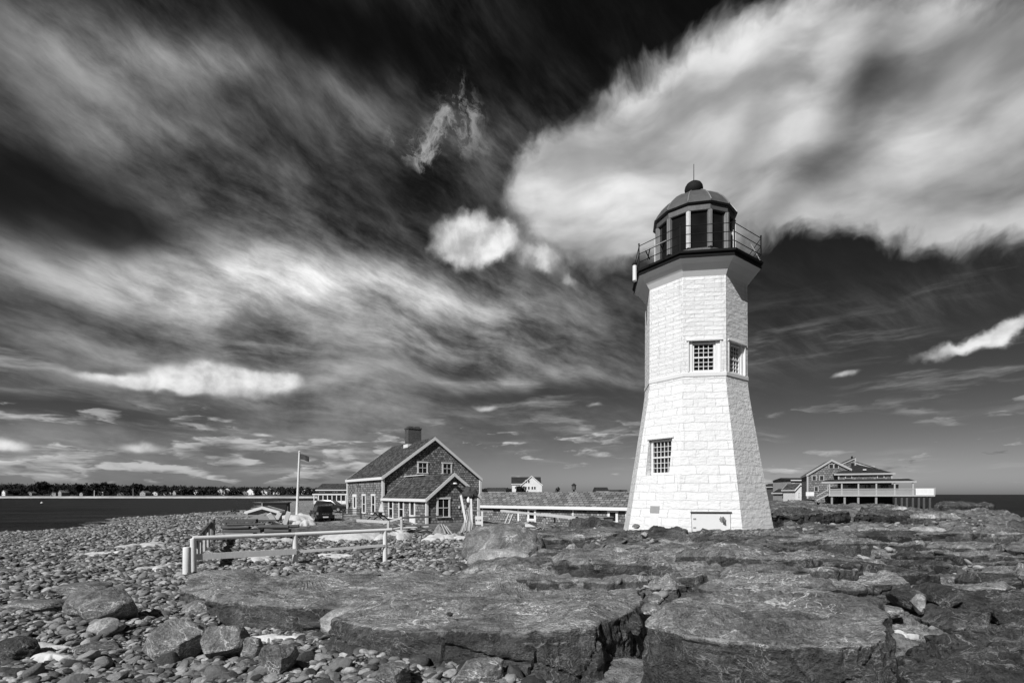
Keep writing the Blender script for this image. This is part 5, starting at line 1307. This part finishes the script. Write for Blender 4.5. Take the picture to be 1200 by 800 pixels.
for y in (-.8, .8): MB().bar((-.85, y, 0), (.1, y, .71), .06, .1).build('leg', WOODD, PT); MB().bar((.85, y+.07, 0), (-.1, y+.07, .71), .06, .1).build('leg', WOODD, PT)
sp = at(446.5, 603, 47.5)
AB = thing('signboard', 'narrow white triangular sandwich board leaning by the house window', 'board', sp, R(20))
for s in (-1, 1):
    mb = MB(); mb.prism([(-.36, s*.28, -.2), (.36, s*.28, -.2), (.05, s*.02, 1.0), (-.05, s*.02, 1.0)], (0, s*.03, 0)); mb.build('panel', WHITE, AB)
# thin rail fence in front of the house wing
RF = thing('yard_fence', 'thin pale plank fence on stubby posts in the yard before the house wing', 'fence', (0, 0, 0))
for px, yt, yb in ((455, 610, 630), (470.5, 605, 625)): a = at(px, yb, 34); MB().bar((a.x, a.y, a.z-.2), at(px, yt, 34), .17, .15).build('post', WOODL, RF)
MB().bar(at(418, 609.5, 37), at(456, 611.5, 34), .05, .2).build('rail', WOODL, RF); MB().bar(at(449, 613, 34.2), at(471, 606, 33.9), .05, .12).build('rail', WOODL, RF)
MB().bar(at(470, 606.5, 34), at(518, 604.5, 36.5), .05, .12).build('rail', WOOD, RF); MB().bar(at(470, 616, 34), at(540, 612.5, 36.5), .05, .1).build('rail', WOOD, RF)
# driftwood heap
dr = random.Random(21)
for i in range(26):
    px = dr.uniform(464, 506); py = dr.uniform(617, 628); Y = 35+dr.uniform(-.5, 1.2); p = at(px, py, Y); a = dr.uniform(-.5, .5); l = dr.uniform(.5, 1.4)
    v = Vector((math.cos(a), dr.uniform(-.4, .4), dr.uniform(-.35, .3)))*l
    r0 = dr.uniform(.04, .10)
    o = MB().tube(-v, v, r0, r0*.6, 6).build('driftwood', (WOODL, WOOD, WOODD)[dr.randrange(3)]); o.location = p
    tag(o, 'weathered driftwood length in the tangled heap before the house wing', 'driftwood', 'driftwood heap in the yard')
# net-covered cone heap
def heap(name, label, cat, px, py, Y, w, d, h, seed, mat, pw_=1.0, nu=40, nv=14):
    b_ = at(px, py, Y); V = []
    th = np.linspace(0, 2*np.pi, nu, endpoint=False)
    for j in range(nv):
        s = 1-j/(nv-1)
        x = np.cos(th)*s; y = np.sin(th)*s
        k = 1+.22*fbm(np.cos(th)*1.5, np.sin(th)*1.5, np.full(nu, s*1.2), seed, 4)
        z = h*(1-s**pw_)*(1+.15*fbm(x*3, y*3, x*0, seed+3, 3))
        V.append(np.stack([x*k*w/2, y*k*d/2, z-.12*(s > .99)], 1))
    V = np.vstack(V); ii_ = np.arange(nu*nv).reshape(nv, nu)
    Q = np.stack([ii_[:-1].ravel(), np.roll(ii_[:-1], -1, 1).ravel(), np.roll(ii_[1:], -1, 1).ravel(), ii_[1:].ravel()], 1)
    return tag(link(name, np_mesh(name, V, Q), mat, None, b_), label, cat)
heap('net_heap', 'pale cone-shaped heap of old netting in front of the house wing', 'net heap', 515, 628.5, 33.5, 1.35, .9, 1.0, 5, simple('old_netting', .24, .9, .6, 9, .03), .75)
for i, (a, b_) in enumerate((((520, 614), (528, 628)), ((517, 613), (524, 629)), ((523, 616), (531, 627)))):
    o = MB().bar(at(*a, 33.2)-at(*b_, 33), Vector((0, 0, 0)), .09, .05).build('leaning_plank', WOODL); o.location = at(*b_, 33)
    tag(o, ['grey plank leaning on the net heap, middle of three', 'grey plank leaning on the net heap, leftmost of three', 'grey plank leaning on the net heap, rightmost of three'][i], 'plank')
# pole bundle with net ball
for i, (a, b_, w_) in enumerate((((540, 580), (546, 610), .14), ((552, 584), (553.5, 630), .13))):
    p = at(*b_, 33.5); o = MB().bar(Vector((0, 0, -.1)), at(*a, 33.6)-p, w_).build('tall_post', WHITEW); o.location = p
    tag(o, ['tall white plank leaning left of the net ball beside the house wing', 'upright white post under the net ball beside the house wing'][i], 'post')
for i in range(11):
    a = (552-dr.uniform(0, 3), 588+dr.uniform(0, 10)); b_ = (538+i*1.5+dr.uniform(-.6, .6), 622+dr.uniform(-1, 4))
    p = at(*b_, 33.3); o = MB().tube(Vector((0, 0, 0)), at(*a, 33.7)-p, .035, .025, 6).build('wooden_pole', WOODL if i % 3 else WOOD); o.location = p
    tag(o, 'thin pole in the sheaf leaning on the upright post by the house wing', 'pole', 'poles leaning in a sheaf')
nb = at(550.5, 578, 34)
V, Q = rock_geo((.48, .42, .42), 77, 32, 18, 2, (.8, .98), .22, 3.0)
o = link('net_ball', rock_mesh('net_ball', V, Q), simple('dark_netting', .07, .9, .8, 14, .04), None, nb); tag(o, 'dark round bundle of netting and floats hung high beside the house wing', 'net bundle')
for i, (px, py) in enumerate([(547, 590), (549, 586), (545.5, 594)]):
    p = at(px, py, 33.6); o = MB().lathe([(.02, -.2), (.11, -.12), (.12, .08), (.05, .18), (.02, .24)], 10).build('lobster_buoy', (WOODD, WHITEW, WOOD)[i], smooth=True); o.location = p
    tag(o, ['dark float hanging below the net ball', 'white float hanging highest under the net ball', 'grey float hanging lowest under the net ball'][i], 'buoy')
lp = at(561, 627, 33.8)
LPN = thing('slatted_rack', 'white narrow rack with three open shelves right of the upright post', 'rack', lp, R(5))
for s in (-.24, .24): MB().box(s-.03, s+.03, -.05, .05, -.1, 1.25).build('upright', WHITEW, LPN)
for z in (.05, .38, .72, 1.05): MB().box(-.209, .209, -.045, .045, z, z+.22).build('slat_panel', WHITE, LPN)
MB().bar(at(543, 597.5, 36.5), at(578, 598.5, 36.5), .08, .07).build('crossbar', WOOD, None); o = bpy.context.scene.objects['crossbar']; o.name = 'hanging_rail'; tag(o, 'level grey rail running from the net ball towards the shed', 'rail')
a = at(565, 625, 36.5); o = MB().bar((0, 0, 0), (0, 0, at(565, 598, 36.5).z-a.z-.05), .12).build('rail_post', WHITEW); o.location = a; tag(o, 'white post holding up the level rail left of the shed', 'post')
# gangway in front of the shed
GW = thing('gangway', 'long sloping plank gangway on thin posts in front of the long shed', 'gangway', (0, 0, 0))
MB().bar(at(588, 598, 40), at(636, 603, 38.5), .5, .14).build('deck', WOODL, GW); MB().bar(at(636, 602.5, 38.5), at(676, 606.5, 37), .5, .2).build('deck', WOODL, GW); MB().bar(at(676, 604.5, 38), at(713, 612, 36), .4, .12).build('deck', WOOD, GW)
for px, yt in ((638, 604), (650, 605.5)): MB().bar(at(px, 626, 38.4), at(px, yt, 38.4), .14).build('post', WOOD, GW)
for px, yt in ((690, 607), (706, 611)): MB().bar(at(px, 626, 37), at(px, yt, 37), .12).build('post', WOODD, GW)
LD = thing('ladder', 'short wooden ladder leaning up to the left end of the gangway', 'ladder', (0, 0, 0))
for s in (0, 4.5): MB().bar(at(586+s, 628, 37), at(596.5+s, 602, 39.5), .09, .12).build('rail', WOODL, LD)
for i in range(6):
    f = (i+.5)/6; MB().bar(at(586+10.5*f, 628-26*f, 37+2.5*f), at(590.5+10.5*f, 628-26*f, 37+2.5*f), .05).build('rung', WOODL, LD)
for i, (px, py) in enumerate([(622, 617), (700, 613.5), (709, 611)]):
    p = at(px, py, 40 if i == 0 else 36); o = MB().box(-.45, .45, -.3, .3, 0, .3).box(-.5, .5, -.35, .35, .302, .36).build('fish_box', (WHITEW, WOODD, WOOD)[i], bevel=.015); o.location = p; o.rotation_euler = (0, 0, .3*i)
    tag(o, ['white low box at the foot of the shed door', 'dark box beside the lower end of the gangway', 'grey box right at the lower end of the gangway'][i], 'box')

# ------------------------------------------------------------------ far shore across the harbour
LANDF = simple('far_land', .05, .9, .4, .02); SAND = simple('far_beach_sand', .42, .9, .75, .035)
xs = np.linspace(-1500, 300, 240); prof = [(600, -.6), (606, .8), (613, 2.2), (640, 3.0), (760, 6), (1000, 9), (1500, 12), (2200, -1)]
V = []
for y, z in prof:
    yy = y+12*fbm(xs*.008, xs*0, xs*0, 7, 3)+np.maximum(0, (xs+230))*.25*(y < 900)
    V.append(np.stack([xs, yy, z+(.8*fbm(xs*.01, xs*0+y, xs*0, 9, 3) if z > 2.5 else xs*0)], 1))
nx = len(xs); ii_ = np.arange(nx*len(prof)).reshape(len(prof), nx)
quads = lambda a: np.stack([a[:-1, :-1].ravel(), a[:-1, 1:].ravel(), a[1:, 1:].ravel(), a[1:, :-1].ravel()], 1)
VV = np.vstack(V)
tag(link('far_shore', np_mesh('far_shore', VV, quads(ii_[2:])-2*nx if False else quads(ii_[2:])), LANDF), kind='structure')
tag(link('far_beach', np_mesh('far_beach', VV[:3*nx], quads(ii_[:3])), SAND), kind='structure')
def shore_y(x): return 613+12*float(fbm(np.array([x*.008]), np.zeros(1), np.zeros(1), 7, 3)[0])+max(0, x+230)*.25
TREE = simple('winter_trees', .014, .95, .5, .3)
rs8 = np.random.RandomState(88)
def crown_tris(cx, cy, cz, rx, rz, n, s):
    v = rs8.normal(0, 1, (n, 3)); v /= np.linalg.norm(v, axis=1)[:, None]; v *= (rs8.rand(n, 1)**.45)
    c = v*np.array([rx, rx*.8, rz])+np.array([cx, cy, cz])
    a = rs8.normal(0, s, (n, 3)); b_ = rs8.normal(0, s, (n, 3))
    return np.stack([c+a, c+b_, c-a*.6-b_*.6], 1).reshape(-1, 3)
T_ = []
for i in range(1700):
    x = rs8.uniform(-1000, 40); row = rs8.rand()
    y = shore_y(x)+22+row*190; g = 3+row*4.5
    px = x/y*600+600
    top = np.interp(px, [-60, 30, 120, 250, 420], [14.5, 15, 14, 11.0, 9])*rs8.uniform(.72, 1.08)*(y/640)**.7
    rx_0 = rs8.uniform(3.2, 6.5); h = max(3.0, top-g*.4)
    T_.append(crown_tris(x, y, g+h*.42, rx_0, h*.6, 70, 1.0))
T_ = np.vstack(T_)
tag(link('far_woods', np_mesh('far_woods', T_, np.arange(len(T_)).reshape(-1, 3), False), TREE), 'dark bare winter woods lining the far shore', 'woods', kind='stuff')
# trees that stand out of it
BARK = simple('dark_bark', .03, .9, .3)
def tree(label, px, ptop, Y, rpx, seed, n=420, s=.8, name='tree', trunk=.35, lo=.25, zb=None, mat=None, pxh=None):
    k = Y/F; zb_ = zb if zb is not None else 3.0; x = (px-600)*k; top = EYE+(HZ-ptop)*k; h = top-zb_; r_ = rpx*k
    o = thing(name, label, 'tree', (x, Y, zb_))
    mb = MB(); mb.tube((0, 0, -.5), (0, 0, h*.5), trunk, trunk*.5, 7)
    rr = random.Random(seed)
    for i in range(7):
        a = rr.uniform(0, 6.28); z = h*rr.uniform(.25, .5); mb.tube((0, 0, z), (math.cos(a)*r_*.7, math.sin(a)*r_*.6, z+h*rr.uniform(.2, .4)), trunk*.4, trunk*.12, 5)
    mb.build('trunk', BARK, o)
    T = []
    for i in range(9):
        a = rr.uniform(0, 6.28); q = rr.uniform(0, .6); T.append(crown_tris(math.cos(a)*r_*q, math.sin(a)*r_*q, h*rr.uniform(lo+.25, .82), r_*rr.uniform(.35, .55), h*.2, n//9, s))
    T = np.vstack(T); link('crown', np_mesh('crown', T, np.arange(len(T)).reshape(-1, 3), False), mat or TREE, o)
    return o
tree('tallest round dark tree standing above the far shore woods at left', 52, 561.5, 640, 11, 1, 900, 1.0)
tree('broad dark tree second from the left above the far woods', 91, 567, 640, 9, 2, 700, 1.0)
tree('domed dark tree right of the broad one on the far shore', 112, 566, 645, 8, 3, 700, 1.0)
tree('high rounded tree in the middle of the far shore woods', 128, 565, 640, 9, 4, 800, 1.0)
tree('wide twin-crowned tree nearest the middle right of the far woods', 158, 566.5, 640, 12, 5, 900, 1.0)
tree('low round bush-like tree by the water at the far left shore', 16, 574.5, 628, 7, 6, 600, .8)
tree('dark conifer-like bush beside the tall white house beyond the shed', 611, 568, 200, 10, 7, 900, .35, zb=2.4, trunk=.2, lo=.0)
tree('thin bare shrub seen over the shed roof left of the small tower', 654, 570.5, 190, 6, 8, 260, .18, zb=2.4, trunk=.12)
tree('low dark bush behind the shed right beside the keeper\'s house', 566, 574, 110, 8, 9, 700, .25, zb=2.4, trunk=.12, lo=.0)
tree('small dark shrub behind the shed roof, far right near the lighthouse', 726, 573, 190, 5, 10, 400, .25, zb=2.4, trunk=.12, lo=.0)
tree('dark bush on the bank left of the timber piles', 276, 600.5, 92, 6, 11, 500, .22, zb=1.2, trunk=.08, lo=.0)
tree('dark low bush on the bank right of the first bush, by the water', 292, 600, 95, 5, 12, 500, .22, zb=1.2, trunk=.08, lo=.0)
# far houses
def far_house(px, Y, w, d, eh, rh, wall, roof, rot, proto={}):
    key = (w, eh, wall.name)
    o = bpy.data.objects.new('shore_house', None); COL.objects.link(o); o.empty_display_size = .5
    x = (px-600)/F*Y; o.location = (x, Y, 2.6+max(0, (Y-620))*.02); o.rotation_euler = (0, 0, rot)
    gable(o, w, d, -1, eh, rh, 0, -w/2, wall, roof, over=.4, gover=.3, th=.3, rakes=False)
    for cx in (-w*.25, w*.22): win(o, (0, 0, 0), (1, 0, 0), (0, -1, 0), cx, 1.2, 2.7, 1.3, 1, 1, .2)
    return tag(o, 'small pale house among the many strung along the far shore below the woods', 'house', 'houses along the far shore')
r8 = random.Random(8)
fh = [4, 23, 34, 62, 70, 95, 118, 141, 167, 181, 196, 204, 210, 216, 229, 236, 258, 266, 276, 286, 293, 300, 309, 316, 324, 333, 342, 350, 357, 364, 370, 377]
for i, px in enumerate(fh):
    Y = 632+r8.uniform(0, 22)+(max(0, (px-230))*.20 if px > 230 else 0)
    sc_ = r8.uniform(.8, 1.35)*(1.25 if px > 200 else .9)
    far_house(px, Y, 7.5*sc_, 8, 3.4*sc_, 5.8*sc_, CLAP if (px > 190 or i % 3 == 0) and i % 4 != 3 else CLAPG, ROOF if i % 2 else ROOFG, r8.uniform(-.6, .6))
# poles on the far shore, buoy in the harbour
for i, (px, yt) in enumerate(((110.5, 574), (156, 572))):
    p = at(px, 583, 612); o = MB().tube((0, 0, -1), (0, 0, (583-yt)*612/F), .35, .25).build('mast', WHITE if i == 0 else GREYP); o.location = p
    tag(o, ['thin white mast standing on the far beach in front of the woods', 'thin grey mast on the far beach below the twin-crowned tree'][i], 'mast')
p = at(49, 589.4, 260); p.z = 0
BU = thing('mooring_buoy', 'tiny white mooring buoy floating in the harbour at left', 'buoy', p)
MB().lathe([(.2, -.3), (.5, -.1), (.55, .2), (.35, .5), (.1, .6)], 12).build('float', WHITE, BU, smooth=True); MB().tube((0, 0, .6), (0, 0, .95), .07).build('ring_stem', WHITE, BU)
